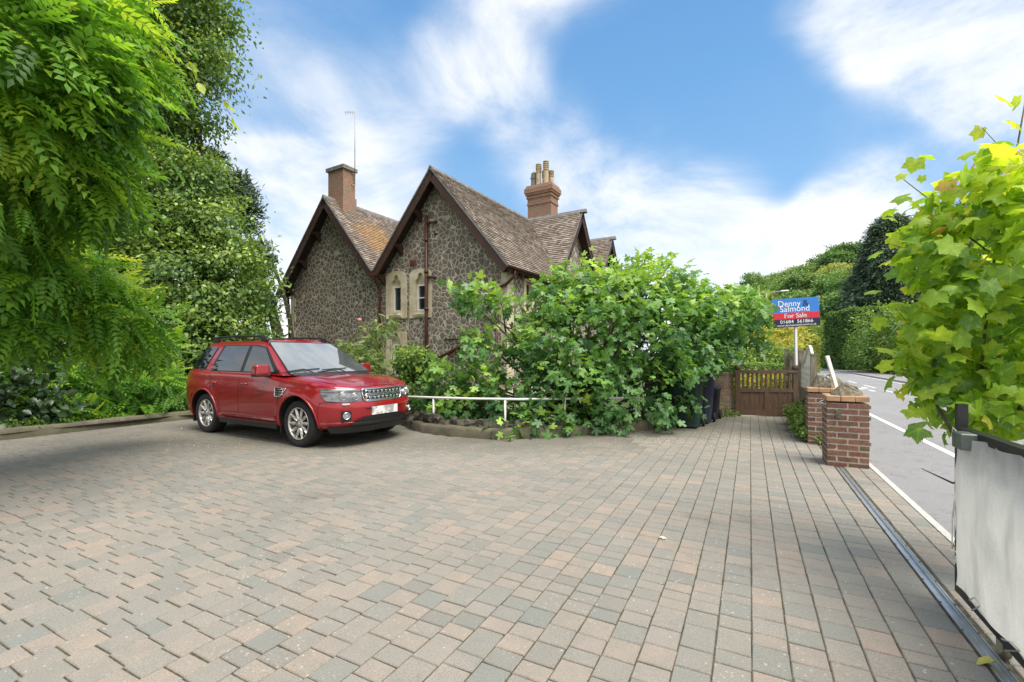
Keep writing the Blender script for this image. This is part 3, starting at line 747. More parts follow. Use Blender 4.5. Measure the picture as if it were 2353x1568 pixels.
pipe([(-3.0, -.12, 1.2), (-1.0, -.12, 2.08)], .075, 'sloping_pipe'); pipe([(-2.55, -.06, 1.98), (-1.3, -.06, 1.98)], .03, 'rail_bar')
pipe([(-11.88, .1, 4.05), (-11.86, .1, 3.85), (-11.55, -.06, 3.55), (-11.55, -.06, HZ)], .05, rings=[(-11.55, -.06, 3.2)])
b = MB(); b.box((-11.55, -.07, 3.2), (.2, .16, .16)); b.build('hopper', M_PIPE, house)

# windows with dressed stone surrounds and trefoil heads
def ring_pts(kind, hw, zb, zs, n=25, rise=.3):
    """closed outline from bottom-left round the head; head spans angles pi..0"""
    pts = [(-hw, zb), (-hw, zs)]
    for i in range(1, n):
        a = math.pi*(1-i/n)
        if kind == 'seg': x = hw*math.cos(a); z = zs+rise*math.sqrt(max(0, 1-(x/hw)**2))**1.15
        else:
            # trefoil: one high foil between two low ones
            f = abs(math.cos(3*(a-math.pi/2)/1.0))*.0
            if abs(a-math.pi/2) < .62: 
                q = (a-math.pi/2)/.62; x = -hw*.55*math.sin(q*math.pi/2); z = zs+rise*(.48+.52*math.cos(q*math.pi/2))
            else:
                s_ = 1 if a < math.pi/2 else -1; q = (abs(a-math.pi/2)-.62)/(math.pi/2-.62); 
                x = s_*hw*(.55+.45*math.sin(q*math.pi/2)*1.0); z = zs+rise*.48*math.cos(q*math.pi/2)*1.0
        pts.append((x, z))
    pts += [(hw, zs), (hw, zb)]
    return pts
def window(x0, x1, z0, z1, square=False):
    xc = (x0+x1)/2; hw = (x1-x0)/2
    st = MB(); inn = ring_pts('tre', hw+.015, z0-.02, z1+.02, rise=.40)
    out_ = ring_pts('seg', .53, z0-.26, z1+(.40 if not square else .47), rise=(.17 if not square else .0001))
    n = len(inn); y = -.045
    vs = [(xc+x, y, z) for x, z in out_]+[(xc+x, y, z) for x, z in inn]+[(xc+x, .19, z) for x, z in inn]+[(xc+x, .02, z) for x, z in out_]
    fs = [(i, (i+1) % n, n+(i+1) % n, n+i) for i in range(n)]+[(n+i, n+(i+1) % n, 2*n+(i+1) % n, 2*n+i) for i in range(n)]+[(3*n+i, 3*n+(i+1) % n, (i+1) % n, i) for i in range(n)]
    st.add(vs, fs)
    s_ = st.build('window_surround', M_DRS, house)
    tm = MB(); tm.box((xc, .13, z1+.21), (2*hw+.06, .06, .44)); tm.build('tympanum', M_DRS, s_); tm = MB(); tm.box((xc, -.02, z0-.14), (2*hw+.14, .20, .10), (R(18), 0, 0)); tm.build('sill', M_DRS, s_)
    fr = MB()
    for xx in (x0+.028, x1-.028): fr.box((xx, .10, (z0+z1)/2), (.056, .07, z1-z0))
    for zz_, h in ((z0+.035, .07), (z1-.028, .056)): fr.box((xc, .101, zz_), (2*hw-.11, .07, h))
    if not (x0 < -5 and z0 > 2): fr.box((xc, .102, (z0+z1)/2), (2*hw-.11, .06, .04))
    wn = fr.build('window', M_WHT, house)
    gl = MB(); gl.add([(x0, .125, z0), (x1, .125, z0), (x1, .125, z1), (x0, .125, z1)], [(0, 1, 2, 3)]); gl.build('pane', M_GLS, wn)
window(*WINS[0]); window(*WINS[1]); window(*WINS[2], square=True)
# stone voussoirs above the upper windows
for (x0, x1, z0, z1) in WINS[:2]:
    b = MB(); xc = (x0+x1)/2
    for i in range(9):
        a = R(180-(26+i*16)); r_ = .62
        b.box((xc+r_*math.cos(a)*.92, -.012, z1+.30+r_*math.sin(a)*.45), (.09, .05, .20), (0, -(a-math.pi/2)*-.7, 0))
    b.build('arch_stones', M_RUB, house)
# garden-side windows: two lights in stone, and quoins
for (y0, y1, z0, z1) in sidew:
    b = MB()
    for yy in (y0-.1, (y0+y1)/2, y1+.1): b.box((-.02, yy, (z0+z1)/2), (.14, .16, z1-z0))
    b.box((.02, (y0+y1)/2, z1+.12), (.16, y1-y0+.5, .24)); b.box((.05, (y0+y1)/2, z0-.08), (.22, y1-y0+.5, .16))
    s_ = b.build('window_surround', M_DRS, house)
    fr = MB(); gl = MB()
    for (a, c_) in ((y0, (y0+y1)/2-.08), ((y0+y1)/2+.08, y1)):
        for yy in (a+.02, c_-.02): fr.box((-.06, yy, (z0+z1)/2), (.05, .05, z1-z0))
        for zz_ in (z0+.03, (z0+z1)/2, z1-.03): fr.box((-.061, (a+c_)/2, zz_), (.05, c_-a-.09, .045))
        gl.add([(-.09, a, z0), (-.09, c_, z0), (-.09, c_, z1), (-.09, a, z1)], [(0, 1, 2, 3)])
    wn = fr.build('window', M_CREAM, house); gl.build('pane', M_GLS, wn)
b = MB(); z = HZ; i = 0
while z < 4.0:
    h = .28+.06*((i*37) % 3); wdt = .42 if i % 2 else .24
    b.box((-wdt/2+.014, .1, z+h/2), (wdt, .24, h-.012)); b.box((-.08, wdt*.5+.08, z+h/2), (.19, .66-wdt, h-.012)); z += h; i += 1
b.build('quoins', M_DRS, house)
b = MB(); z = HZ; i = 0
while z < 4.0:
    h = .30+.05*((i*41) % 3); wdt = .34 if i % 2 else .2
    b.box((-11.48+wdt/2-.014, .1, z+h/2), (wdt, .24, h-.012)); z += h; i += 1
b.build('quoins', M_DRS, house)
b = MB(); b.box((-4.08, -.02, 4.88), (.30, .06, .19))
for k in range(3): b.box((-4.08, -.055, 4.83+.05*k), (.26, .02, .018))
b.build('air_brick', M_VENT, house)

def stack_uv(o):                                     # brick mapping in metres
    me = o.data; uv = me.uv_layers.new(name='UVMap')
    for p in me.polygons:
        nx_, ny_, nz_ = p.normal
        for li in p.loop_indices:
            v = me.vertices[me.loops[li].vertex_index].co
            uv.data[li].uv = (v.y+.11, v.z) if abs(nx_) > .7 else ((v.x, v.z) if abs(ny_) > .5 or abs(nz_) < .5 else (v.x, v.y))
def stack(cx, cy, secs, name='chimney', mat=M_HBR, rf=house):
    b = MB(); 
    for (z0, z1, wx, wy) in secs: b.box((cx, cy, (z0+z1)/2), (wx, wy, z1-z0))
    o = b.build(name, mat, rf); stack_uv(o); return o
ch = stack(-8.57, .40, [(6.6, 8.15, 1.03, .72), (8.15, 9.30, .96, .62)])
b = MB(); b.box((-8.57, .40, 9.36), (1.12, .76, .15)); b.box((-8.45, .42, 9.50), (.42, .40, .16), taper=.8); b.box((-8.8, .42, 9.46), (.3, .3, .08), taper=.8)
b.build('cap', mk('chimney_concrete', (.20, .18, .15), .95, var=.4, scale=7, bump=.8, bscale=20), ch)
b = MB(); b.box((-8.05, .40, 7.18), (.10, .80, .30), (0, R(50), 0)); b.box((-8.3, .03, 7.42), (.62, .03, .30), (0, R(50), 0)); b.build('flashing', M_LEAD, ch)
cr = stack(-2.71, 8.0, [(6.4, 9.02, 1.30, .80), (9.02, 9.10, 1.38, .88), (9.10, 9.36, 1.32, .82), (9.36, 9.44, 1.42, .92), (9.44, 9.52, 1.38, .88), (9.52, 9.62, 1.50, 1.0), (9.62, 9.84, 1.58, 1.08)])
b = MB()
for i, (x, y, wx, wy) in enumerate([(-2.71, 8.0, 1.54, 1.04), (-2.71, 8.0, 1.46, .96)]): b.box((x, y, 9.87+.09*i), (wx, wy, .09), taper=.96)
o = b.build('chimney_top', M_HBR, cr); stack_uv(o)
M_POT = mk('buff_clay', (.50, .40, .26), .85, var=.2, scale=5, bump=.3); M_POTG = mk('grey_clay', (.20, .20, .19), .8, var=.25)
for (x, y, h, m_) in ((-3.15, 7.86, .80, M_POTG), (-2.84, 7.80, 1.12, M_POT), (-2.42, 7.78, 1.18, M_POT), (-2.34, 8.2, .82, M_POT), (-2.7, 8.22, .9, M_POT)):
    b = MB(); pr = [(.15, 0), (.135, .12), (.125, h*.62), (.15, h*.63), (.15, h*.67)]
    for k in range(4): zz_ = h*.69+k*h*.08; pr += [(.115, zz_), (.115, zz_+h*.03), (.152, zz_+h*.035), (.152, zz_+h*.06)]
    pr += [(.10, h), (.0, h)]
    if m_ is M_POTG: pr = [(.15, 0), (.14, h*.55), (.17, h*.57), (.17, h*.68), (.14, h*.70), (.14, h*.9), (.07, h), (0, h)]
    b.lathe(pr, 16, (x, y, 9.98), smooth=False); b.build('chimney_pot', m_, cr)
# aerial mast on brackets behind the left stack
ae = MB(); ae.tube([(-8.0, .62, 8.75), (-8.0, .62, 11.95)], .017, 6); ae.tube([(-8.1, .62, 9.0), (-8.0, .62, 8.98)], .012, 5); ae.tube([(-8.1, .62, 8.6), (-8.0, .62, 8.75)], .012, 5)
ae.tube([(-8.15, .45, 8.72), (-7.95, .62, 8.72)], .014, 5); ae.tube([(-8.15, .45, 9.2), (-7.95, .62, 9.2)], .014, 5)
m0 = ae.build('aerial', mk('dull_galvanised', (.33, .33, .33), .5, metal=.6), house)
ae = MB(); ae.tube([(-8.0, .62, 11.85), (-8.45, .45, 11.9)], .010, 5)
for k in range(4): ae.tube([(-8.1-.1*k, .58-.04*k, 11.75+.01*k), (-8.1-.1*k, .58-.04*k, 12.0)], .007, 4)
ae.build('aerial_arms', MATS['dull_galvanised'], m0)
# lantern beside the garden door
la = MB(); la.lathe([(0, .20), (.06, .17), (.17, .02), (.18, 0), (.13, 0)], 8, (.34, 1.0, 2.62), smooth=False); la.tube([(0, 1.0, 2.9), (.25, 1.0, 2.95), (.34, 1.0, 2.84)], .014, 6)
for k in range(4):
    a = R(45+90*k); la.tube([(.34+.12*math.cos(a), 1+.12*math.sin(a), 2.62), (.34+.08*math.cos(a), 1+.08*math.sin(a), 2.36)], .010, 4)
la.box((.34, 1.0, 2.35), (.15, .15, .03)); l_ = la.build('wall_lantern', mk('lantern_metal', (.25, .26, .27), .35, metal=.5), house)
# ------------------------------------------------------------------ the red estate car (off-roader)
t = NT('red_car_paint')
dirt = t.ramp(t.noise(7, 8, .7), [(.45, 0), (.8, .25)]); dots = t.ramp(t.vor(60), [(.06, .5), (.12, 0)])
c = t.mix(t.math('MULTIPLY', dirt, .5), (.31, .005, .012), (.24, .06, .04)); c = t.mix(t.math('MULTIPLY', dots, .35), c, (.5, .25, .2))
t.set(Base_Color=c, Roughness=.32, Metallic=.15, Coat_Weight=1.0, Coat_Roughness=.05); M_RED = t.m
M_BLK = mk('black_trim', (.012, .012, .013), .45, var=.2); M_RUBB = mk('tyre_rubber', (.016, .016, .017), .8, var=.25, bump=.3, bscale=60)
M_WELL = mk('wheel_well', (.008, .008, .008), .95)
M_ALLOY = mk('alloy', (.62, .60, .57), .33, metal=.85, var=.08); M_CHROME = mk('bright_trim', (.75, .75, .76), .18, metal=1, var=.03)
M_DGREY = mk('dark_grille_grey', (.03, .03, .033), .5)
t = NT('tinted_car_glass'); t.set(Base_Color=(.006, .009, .008), Roughness=.02, IOR=1.75, Coat_Weight=.6, Coat_Roughness=.02); M_CGL = t.m
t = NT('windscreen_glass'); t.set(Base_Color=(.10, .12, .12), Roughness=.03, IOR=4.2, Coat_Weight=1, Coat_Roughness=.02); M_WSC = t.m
t = NT('lamp_glass'); t.set(Base_Color=(.8, .82, .84), Roughness=.04, Transmission_Weight=.9, IOR=1.35); M_LGL = t.m
M_REDL = mk('red_lamp', (.3, .01, .01), .15)
M_PLATE = NT('plate_face'); M_PLATE.set(Base_Color=M_PLATE.ramp(M_PLATE.noise(9, 2), [(.42, (.35, .36, .38)), (.58, (.82, .82, .82))]), Roughness=.4); M_PLATE = M_PLATE.m
M_BLUE = mk('plate_blue', (.03, .10, .42), .4)

car = empty('car', (-3.99, 8.47, 0), R(-30), 'dark red off-roader parked in front of the stone house beside the hedge', 'car')
AX_F, AX_R, WR = 1.35, -1.31, .362
def zbelt(x):      # top edge of the lower body
    if x > 1.05: return 1.045-.13*((x-1.05)/1.2)**1.6
    return 1.045+.055*min(1, (1.05-x)/.8)*1.0+.02*max(0, -x)/2.2
PROF = [(.0, .10), (.06, .045), (.12, .022), (.16, .030), (.20, .018), (.45, .002), (.62, 0), (.76, .006), (.86, .022), (.92, .020), (.965, .034), (1.0, .075)]
def inset(q):
    for (a, i0), (b_, i1) in zip(PROF[:-1], PROF[1:]):
        if a <= q <= b_: return i0+(i1-i0)*(q-a)/(b_-a)
    return 0
def zbot(x): return .27+(.02 if x > 1.7 else 0)+max(0, x-1.5)*.02
def halfw(x, ins):                 # plan half width at x
    W = .955-ins
    if x > 1.25:
        a = 1.0-ins; u = min(1, max(0, (x-1.25)/a)); return W*(1-u**3.3)**(1/3.0)
    if x < -1.5:
        a = .73-ins; u = min(1, (-1.5-x)/a); return W*(1-u**5)**(1/4.0)
    return W
def flare(x, z):
    f = 0
    for ax in (AX_F, AX_R):
        d = math.hypot(x-ax, z-.37); f = max(f, math.exp(-((d-.46)/.055)**2)*.016)
    return f
def side_y(x, z, off=0.0):         # visible (right-hand) side surface, y negative
    q = (z-zbot(x))/(zbelt(x)-zbot(x)); q = min(max(q, 0), 1)
    return halfw(x, inset(q))+flare(x, z)+off
def front_x(y, z, off=0.0):
    q = min(max((z-.29)/(.925-.29), 0), 1); ins = inset(q); off = off-(0 if z < .66 or abs(y) > .9 else .035*min(1, (z-.66)/.04))
    W = .955-ins; u = min(.999, abs(y)/W)
    return 1.25+(1.0-ins)*(1-u**3.0)**(1/3.3)+off
# plan stations all round
st = []
for x in np.linspace(1.25, -1.5, 56): st.append(('s', float(x)))
rear = [-1.5-.73*math.sin(R(a)) for a in np.linspace(0, 90, 16)][1:]
NS = 14
def plan(ins, nF=22, nR=16):
    W = .955-ins; pts = []
    for k in range(nF):                                  # front centre to front right corner
        a = R(90*k/nF); cx = math.cos(a)**(2/3.3)*(1.0-ins)+1.25; sy = math.sin(a)**(2/3.0)*W; pts.append((cx, sy))
    for x in np.linspace(1.25, -1.5, 60): pts.append((float(x), W))
    for k in range(1, nR+1):
        a = R(90*k/nR); cx = -1.5-(.73-ins)*math.sin(a)**(2/5); sy = max(0, math.cos(a))**(2/4)*W; pts.append((cx, sy))
    return pts
lv = sorted(set([p[0] for p in PROF]+[.3, .38, .54, .7, .82])); rings = []
for q in lv:
    ins = inset(q); pp = plan(ins); r = []
    full = [(x, -y) for x, y in pp]+[(x, y) for x, y in reversed(pp[1:-1])]
    for (x, y) in full:
        z = zbot(x)+q*(zbelt(x)-zbot(x)); fx = x
        if x > 1.6 and z > .66 and abs(y) < .9: fx = x-.035*min(1, (z-.66)/.04)*min(1, (x-1.6)/.3)
        yy = y+math.copysign(flare(x, z), y) if abs(y) > .6 else y
        r.append((fx, yy, z))
    rings.append(r)
m = len(rings[0]); b = MB(); vs = [p for r in rings for p in r]; fs = []
for i in range(len(rings)-1):
    for j in range(m): fs.append((i*m+j, i*m+(j+1) % m, (i+1)*m+(j+1) % m, (i+1)*m+j))
# lid : bonnet and waist, crowned
half = len(plan(0)); top = rings[-1]; base = len(vs); NC = 9
idx = {}
top0 = (len(rings)-1)*m
def lidz(x, y, ze):
    W = max(.05, halfw(x, .075)); u = abs(y)/W
    if x > .95: return ze+ .055*(1-u**2.2)*min(1, (2.2-x)/.5 if x < 2.2 else 0)+.018*math.exp(-((u-.78)/.1)**2)*min(1, max(0, (2.1-x)/.4))
    return ze+.03*(1-u**2)
cols = []
for j in range(half):
    jr = j; jl = (m-j) % m if j > 0 else 0
    if j == half-1: jl = jr
    pr, pl = top[jr], top[jl]; rowi = []
    if j == 0 or j == half-1: cols.append([top0+jr]*(NC+1)); continue
    for k in range(NC+1):
        if k == 0: rowi.append(top0+jr); continue
        if k == NC: rowi.append(top0+jl); continue
        y = pr[1]+(pl[1]-pr[1])*k/NC; x = pr[0]; vs.append((x, y, lidz(x, y, pr[2]))); rowi.append(len(vs)-1)
    cols.append(rowi)
for j in range(half-1):
    for k in range(NC):
        a, b1, c1, d1 = cols[j][k], cols[j][k+1], cols[j+1][k+1], cols[j+1][k]
        f = [a, b1, c1, d1]; g_ = []
        for q in f:
            if q not in g_: g_.append(q)
        if len(g_) >= 3: fs.append(tuple(g_))
# floor
fs.append(tuple(reversed(range(m))))
b.add(vs, fs, 0)
body = b.build('body', [M_RED, M_WELL], car)
bm = bmesh.new(); bm.from_mesh(body.data); bmesh.ops.remove_doubles(bm, verts=bm.verts, dist=1e-4); bmesh.ops.recalc_face_normals(bm, faces=bm.faces); bm.to_mesh(body.data); bm.free()
cutb = MB()
for ax in (AX_F, AX_R):
    for sy in (-1, 1):
        prof = [(0, 0), (.0, .40)]
        n = 40; vs2 = []; 
        for yy in (sy*.62, sy*1.1):
            for k in range(n):
                a = 2*math.pi*k/n; vs2.append((ax+.425*math.cos(a)*(1.02), yy, .375+.425*math.sin(a)*(1.0)))
        q = [tuple(range(n)), tuple(reversed(range(n, 2*n)))]+[(k, n+k, n+(k+1) % n, (k+1) % n) for k in range(n)]
        cutb.add(vs2, q, 1)
cut = cutb.build('arch_cutter', [M_RED, M_WELL]); bm = bmesh.new(); bm.from_mesh(cut.data); bmesh.ops.recalc_face_normals(bm, faces=bm.faces); bm.to_mesh(cut.data); bm.free()
cut.parent = car
md = body.modifiers.new('b', 'BOOLEAN'); md.operation = 'DIFFERENCE'; md.object = cut; md.solver = 'EXACT'
bpy.context.view_layer.update()
dg = bpy.context.evaluated_depsgraph_get(); nm = bpy.data.meshes.new_from_object(body.evaluated_get(dg)); body.modifiers.clear(); body.data = nm
bpy.data.objects.remove(cut)
bm = bmesh.new(); bm.from_mesh(nm)
for f in bm.faces: f.smooth = True
for e in bm.edges:
    e.smooth = not (len(e.link_faces) == 2 and (e.calc_face_angle(0) > R(32) or e.link_faces[0].material_index != e.link_faces[1].material_index))
bm.to_mesh(nm); bm.free()

# cabin above the waist
ZR = 1.655
def gh(q, ins=0.0):      # outline of the cabin at height fraction q: (xf, xr, half width)
    xf = 1.12-.90*q**1.06-.03*q; xr = -2.10+.30*q**1.3; W = .885-.215*q**1.15
    return xf-ins, xr+ins, W-ins
def zgh(q, x): return 1.085+(ZR-1.085)*q+.02*max(0, -x)/2*(1-q)
def gh_plan(q, ins=0.0, nF=12, nS=30, nR=10):
    xf, xr, W = gh(q, ins); P_ = []; L1 = .16+.10*(1-q); L2 = .30
    # windscreen is gently bowed in plan
    for k in range(nF): 
        u = k/nF; y = u*(W-.03); P_.append((xf-.10*(y/W)**2-.0, y))
    xs_ = xf-.10
    P_.append((xs_-.03, W-.01))
    for x in np.linspace(xs_-.08, xr+L2, nS): P_.append((float(x), W-.012*max(0, (-x-.6))))
    for k in range(1, nR+1):
        a = R(90*k/nR); P_.append((xr+L2-L2*math.sin(a)**.5, (W-.02)*max(0, math.cos(a))**.42))
    return P_
def gh_y(x, z, off=0):
    q = min(max((z-1.085)/(ZR-1.085), 0), 1); xf, xr, W = gh(q); y = W-.012*max(0, (-x-.6))
    if x < xr+.30:
        u = min(1, (xr+.30-x)/.30); y = (W-.02)*(max(0, 1-u**4))**.25
    return y+off
b = MB(); rings = []
for q in (0, .1, .2, .35, .5, .65, .8, .9, .96, 1.0):
    ins = 0 if q < .9 else (.012 if q < .95 else (.03 if q < .99 else .065)); pp = gh_plan(q, ins); full = [(x, -y) for x, y in pp]+[(x, y) for x, y in reversed(pp[1:-1])]
    rings.append([(x, y, zgh(q, x)+(0 if q < .99 else .008)) for x, y in full])
m = len(rings[0]); vs = [p for r in rings for p in r]; fs = []
for i in range(len(rings)-1):
    for j in range(m): fs.append((i*m+j, i*m+(j+1) % m, (i+1)*m+(j+1) % m, (i+1)*m+j))
top = rings[-1]; top0 = (len(rings)-1)*m; half = len(gh_plan(0)); cols = []
for j in range(half):
    jl = (m-j) % m
    if j in (0, half-1): cols.append([top0+j]*(NC+1)); continue
    row = []
    for k in range(NC+1):
        if k == 0: row.append(top0+j)
        elif k == NC: row.append(top0+jl)
        else:
            y = top[j][1]*(1-2*k/NC); x = top[j][0]; u = abs(y)/.66; e = min(1, max(0, (x+1.8)/.5), max(0, (.25-x)/.4)+.2); vs.append((x, y, top[j][2]+.03*(1-u*u))); row.append(len(vs)-1)
    cols.append(row)
for j in range(half-1):
    for k in range(NC):
        g_ = []
        for q in (cols[j][k], cols[j][k+1], cols[j+1][k+1], cols[j+1][k]):
            if q not in g_: g_.append(q)
        if len(g_) >= 3: fs.append(tuple(g_))
b.add(vs, fs); b.build('cabin', M_RED, car, smooth_angle=38)

def patch(name, poly, fn, mat, parent, off=.004, thick=.0, sub=10, side=1, smooth=True):
    """polygon in a 2-D chart laid on the car's surface with fn(u, v) -> point; subdivided so it follows the curve"""
    us = [p[0] for p in poly]; vz = [p[1] for p in poly]
    bm = bmesh.new(); vv = [bm.verts.new((u, v, 0)) for u, v in poly]; bm.faces.new(vv)
    for ax_, lo, hi in ((0, min(us), max(us)), (1, min(vz), max(vz))):
        for k in range(1, sub):
            co = [0, 0, 0]; co[ax_] = lo+(hi-lo)*k/sub; no = [0, 0, 0]; no[ax_] = 1
            bmesh.ops.bisect_plane(bm, geom=bm.verts[:]+bm.edges[:]+bm.faces[:], plane_co=co, plane_no=no)
    for v in bm.verts: v.co = fn(v.co.x, v.co.y)
    if thick:
        bmesh.ops.recalc_face_normals(bm, faces=bm.faces)
        r = bmesh.ops.solidify(bm, geom=bm.faces[:], thickness=thick)
    for f in bm.faces: f.smooth = smooth
    for e in bm.edges:
        if len(e.link_faces) == 2 and e.calc_face_angle(0) > R(40): e.smooth = False
    me = bpy.data.meshes.new(name); bm.to_mesh(me); bm.free(); me.materials.append(mat)
    o = bpy.data.objects.new(name, me); col.objects.link(o); o.parent = parent; return o
def rounded(poly, r=.03, n=4):
    out_ = []; k = len(poly)
    for i in range(k):
        p = Vector((*poly[i], 0)); a = Vector((*poly[i-1], 0))-p; c_ = Vector((*poly[(i+1) % k], 0))-p; rr = min(r, a.length*.4, c_.length*.4); a.normalize(); c_.normalize()
        for j in range(n+1):
            t_ = j/n; q = (p+a*rr)*(1-t_)**2+p*2*t_*(1-t_)+(p+c_*rr)*t_**2; out_.append((q.x, q.y))
    return out_
for sgn in (-1, 1):
    S = lambda off: (lambda u, v: Vector((u, sgn*gh_y(u, v, off), v)))
    frame = [(.88, 1.115), (.28, 1.565), (-1.26, 1.60), (-1.07, 1.112)]
    frame = [(.84, 1.115), (.245, 1.555), (-.10, 1.59), (-1.11, 1.595), (-1.27, 1.12)]
    fr_ = patch('window_frame', rounded(frame, .04), S(.003), M_BLK, car)
    patch('side_window', rounded([(.70, 1.135), (.22, 1.535), (-.175, 1.575), (-.175, 1.135)], .03), S(.007), M_CGL, car)
    patch('side_window', rounded([(-.27, 1.135), (-.27, 1.575), (-1.04, 1.58), (-1.20, 1.14)], .03), S(.007), M_CGL, car)
    patch('side_window', rounded([(-1.44, 1.15), (-1.27, 1.575), (-1.76, 1.57), (-1.95, 1.17)], .03), S(.014), M_CGL, car)
    B = lambda off: (lambda u, v: Vector((u, sgn*side_y(u, v, off), v)))
    # shut lines
    b = MB()
    def seam(pts, f=None, r=.0035):
        Q = []; b = MB()
        for (u0, v0), (u1, v1) in zip(pts[:-1], pts[1:]):
            for k in range(8): Q.append((u0+(u1-u0)*k/8, v0+(v1-v0)*k/8))
        Q.append(pts[-1]); b.tube([Vector((u, sgn*(side_y(u, v, .0) if v < zbelt(u)-.005 else gh_y(u, v)), v)) for u, v in Q], r, 4, cap=False, smooth=False); b.build('shut_line', M_WELL, car)
    seam([(.93, 1.0), (.90, .75), (.86, .36)]); seam([(-.22, 1.08), (-.22, .36)]); seam([(-1.15, 1.09), (-1.05, .92), (-.82, .60), (-.80, .36)]); seam([(.86, .36), (-.80, .36)])
    seam([(1.83, .70), (1.80, .60), (1.80, .45)]); seam([(-1.72, .70), (-1.78, .45)]); seam([(2.05, .71), (1.83, .70)])
    for hx in (-.05, -.98):
        b = MB(); y = side_y(hx, .93); b.tube([(hx+.10, sgn*(y+.004), .93), (hx+.08, sgn*(y+.028), .93), (hx-.08, sgn*(y+.028), .932), (hx-.10, sgn*(y+.004), .932)], .013, 8); b.build('door_handle', M_RED, car)
    # lower sill and arch lips
    patch('sill', [(.86, .245), (.86, .315), (-.80, .315), (-.80, .245)], lambda u, v: Vector((u, sgn*(.925+(v-.245)*.2), v)), M_BLK, car, thick=.02)
    patch('door_moulding', [(.82, .405), (.82, .435), (-.72, .435), (-.76, .405)], B(.010), M_RED, car, thick=.014)
    for ax in (AX_F, AX_R):
        b = MB(); P_ = []
        for k in range(25):
            a = R(-12+204*k/24); u, v = ax+.438*math.cos(a), .375+.43*math.sin(a); P_.append(Vector((u, sgn*(side_y(u, max(v, .29), .004)), v)))
        b.tube(P_, .016, 6); b.build('arch_lip', M_RED, car)
        b = MB(); b.box((ax-.44, sgn*.80, .30), (.02, .24, .24), (0, R(-6), 0)); b.build('mud_flap', M_BLK, car)
    # door mirror
    b = MB(); b.box((.60, sgn*.93, 1.115), (.10, .14, .05)); o = b.build('mirror_arm', M_BLK, car)
    b = MB(); b.box((.61, sgn*1.05, 1.175), (.16, .26, .17), taper=.86); o = b.build('door_mirror', M_RED, car); bevel_obj(o, .04, 4); 
    b = MB(); b.box((.61, sgn*1.05, 1.085), (.15, .24, .035)); k = b.build('mirror_base', M_BLK, o); bevel_obj(k, .012, 2)
    # roof rail
    b = MB(); yr = .60
    b.tube([(.12, sgn*(yr+.03), 1.66), (.03, sgn*yr, 1.715), (-.10, sgn*yr, 1.745), (-.9, sgn*yr, 1.76), (-1.62, sgn*yr, 1.745), (-1.82, sgn*(yr+.01), 1.67)], [.018, .022, .02, .02, .02, .018], 8)
    for x in (-.02, -1.55): b.box((x, sgn*yr, 1.70), (.16, .035, .075))
    b.build('roof_rail', M_BLK, car)
    # front wing vent
    vp = rounded([(1.10, .885), (.82, .905), (.83, .76), (.98, .77)], .015)
    v_ = patch('wing_vent', vp, B(.006), M_DGREY, car, thick=.006)
    b = MB(); q = vp+[vp[0]]; b.tube([Vector((u, sgn*side_y(u, v, .010), v)) for u, v in q], .008, 6)
    for zz_ in (.80, .835, .87): b.tube([Vector((.84, sgn*side_y(.84, zz_, .012), zz_)), Vector((1.04, sgn*side_y(1.04, zz_, .012), zz_))], .005, 5)
    b.build('vent_bars', M_CHROME, v_)
    # headlamp
    def HF(off):
        def f(u, v):            # u: along the wrap from grille outwards (0..1), v: height
            y = .42+u*.46
            x = front_x(y, v, 0)
            if u > .8: 
                pass
            return Vector((x+off, sgn*(y+off*.6*u), v))
        return f
    hp = rounded([(0.0, .70), (.03, .885), (.6, .895), (.965, .905), (.985, .80), (.93, .725), (.5, .70)], .03)
    h_ = patch('headlight', hp, HF(.004), mk('lamp_bowl', (.30, .31, .33), .22, metal=.8, var=.3, scale=14) if 'lamp_bowl' not in MATS else MATS['lamp_bowl'], car, thick=.01, sub=14)
    b = MB()
    for (u, z, r_) in ((.22, .785, .056), (.55, .80, .064)):
        p = HF(.012)(u, z); nrmv = Vector((1, sgn*.55*u, 0)).normalized(); mt = nrmv.to_track_quat('Z', 'Y').to_matrix()
        b.lathe([(r_, -.02), (r_, .015), (r_*.9, .018), (r_*.8, .0), (r_*.5, -.01)], 20, p, mt)
    b.build('lamp_ring', M_CHROME, h_)
    for (u, z, r_) in ((.22, .785, .045), (.55, .80, .052)):
        p = HF(.012)(u, z); nrmv = Vector((1, sgn*.55*u, 0)).normalized(); mt = nrmv.to_track_quat('Z', 'Y').to_matrix()
        b = MB(); b.lathe([(r_, .0), (r_*.8, .012), (r_*.4, .02), (0, .022)], 16, p, mt)
        b.build('lamp_lens', MATS['lamp_lens'] if 'lamp_lens' in MATS else mk('lamp_lens', (.30, .33, .36), .05, var=.02), h_)
    b = MB(); q = hp+[hp[0]]; b.tube([HF(.006)(u, v) for u, v in q], .007, 5); b.build('lamp_edge', M_DGREY, h_)
    # fog lamp
    p = Vector((front_x(.66, .50, .0), sgn*.66, .50)); nv = Vector((1, sgn*.42, 0)).normalized(); mt = nv.to_track_quat('Z', 'Y').to_matrix()
    b = MB(); b.box(p+nv*.002, (.15, .15, .02), mt); fz = b.build('fog_light', M_BLK, car)
    b = MB(); b.lathe([(.052, 0), (.056, .02), (.047, .026), (.042, .010)], 22, p+nv*.01, mt); b.build('fog_ring', M_CHROME, fz)
    b = MB(); b.lathe([(.042, .006), (.02, .014), (0, .016)], 18, p+nv*.01, mt); b.build('fog_lens', MATS['lamp_lens'], fz)
    b = MB(); b.tube([Vector((front_x(yy, .395, .008), sgn*yy, .395-.012*(yy-.4))) for yy in (.50, .6, .7, .8, .88)], .012, 6); b.build('bumper_lip', M_RED, car)
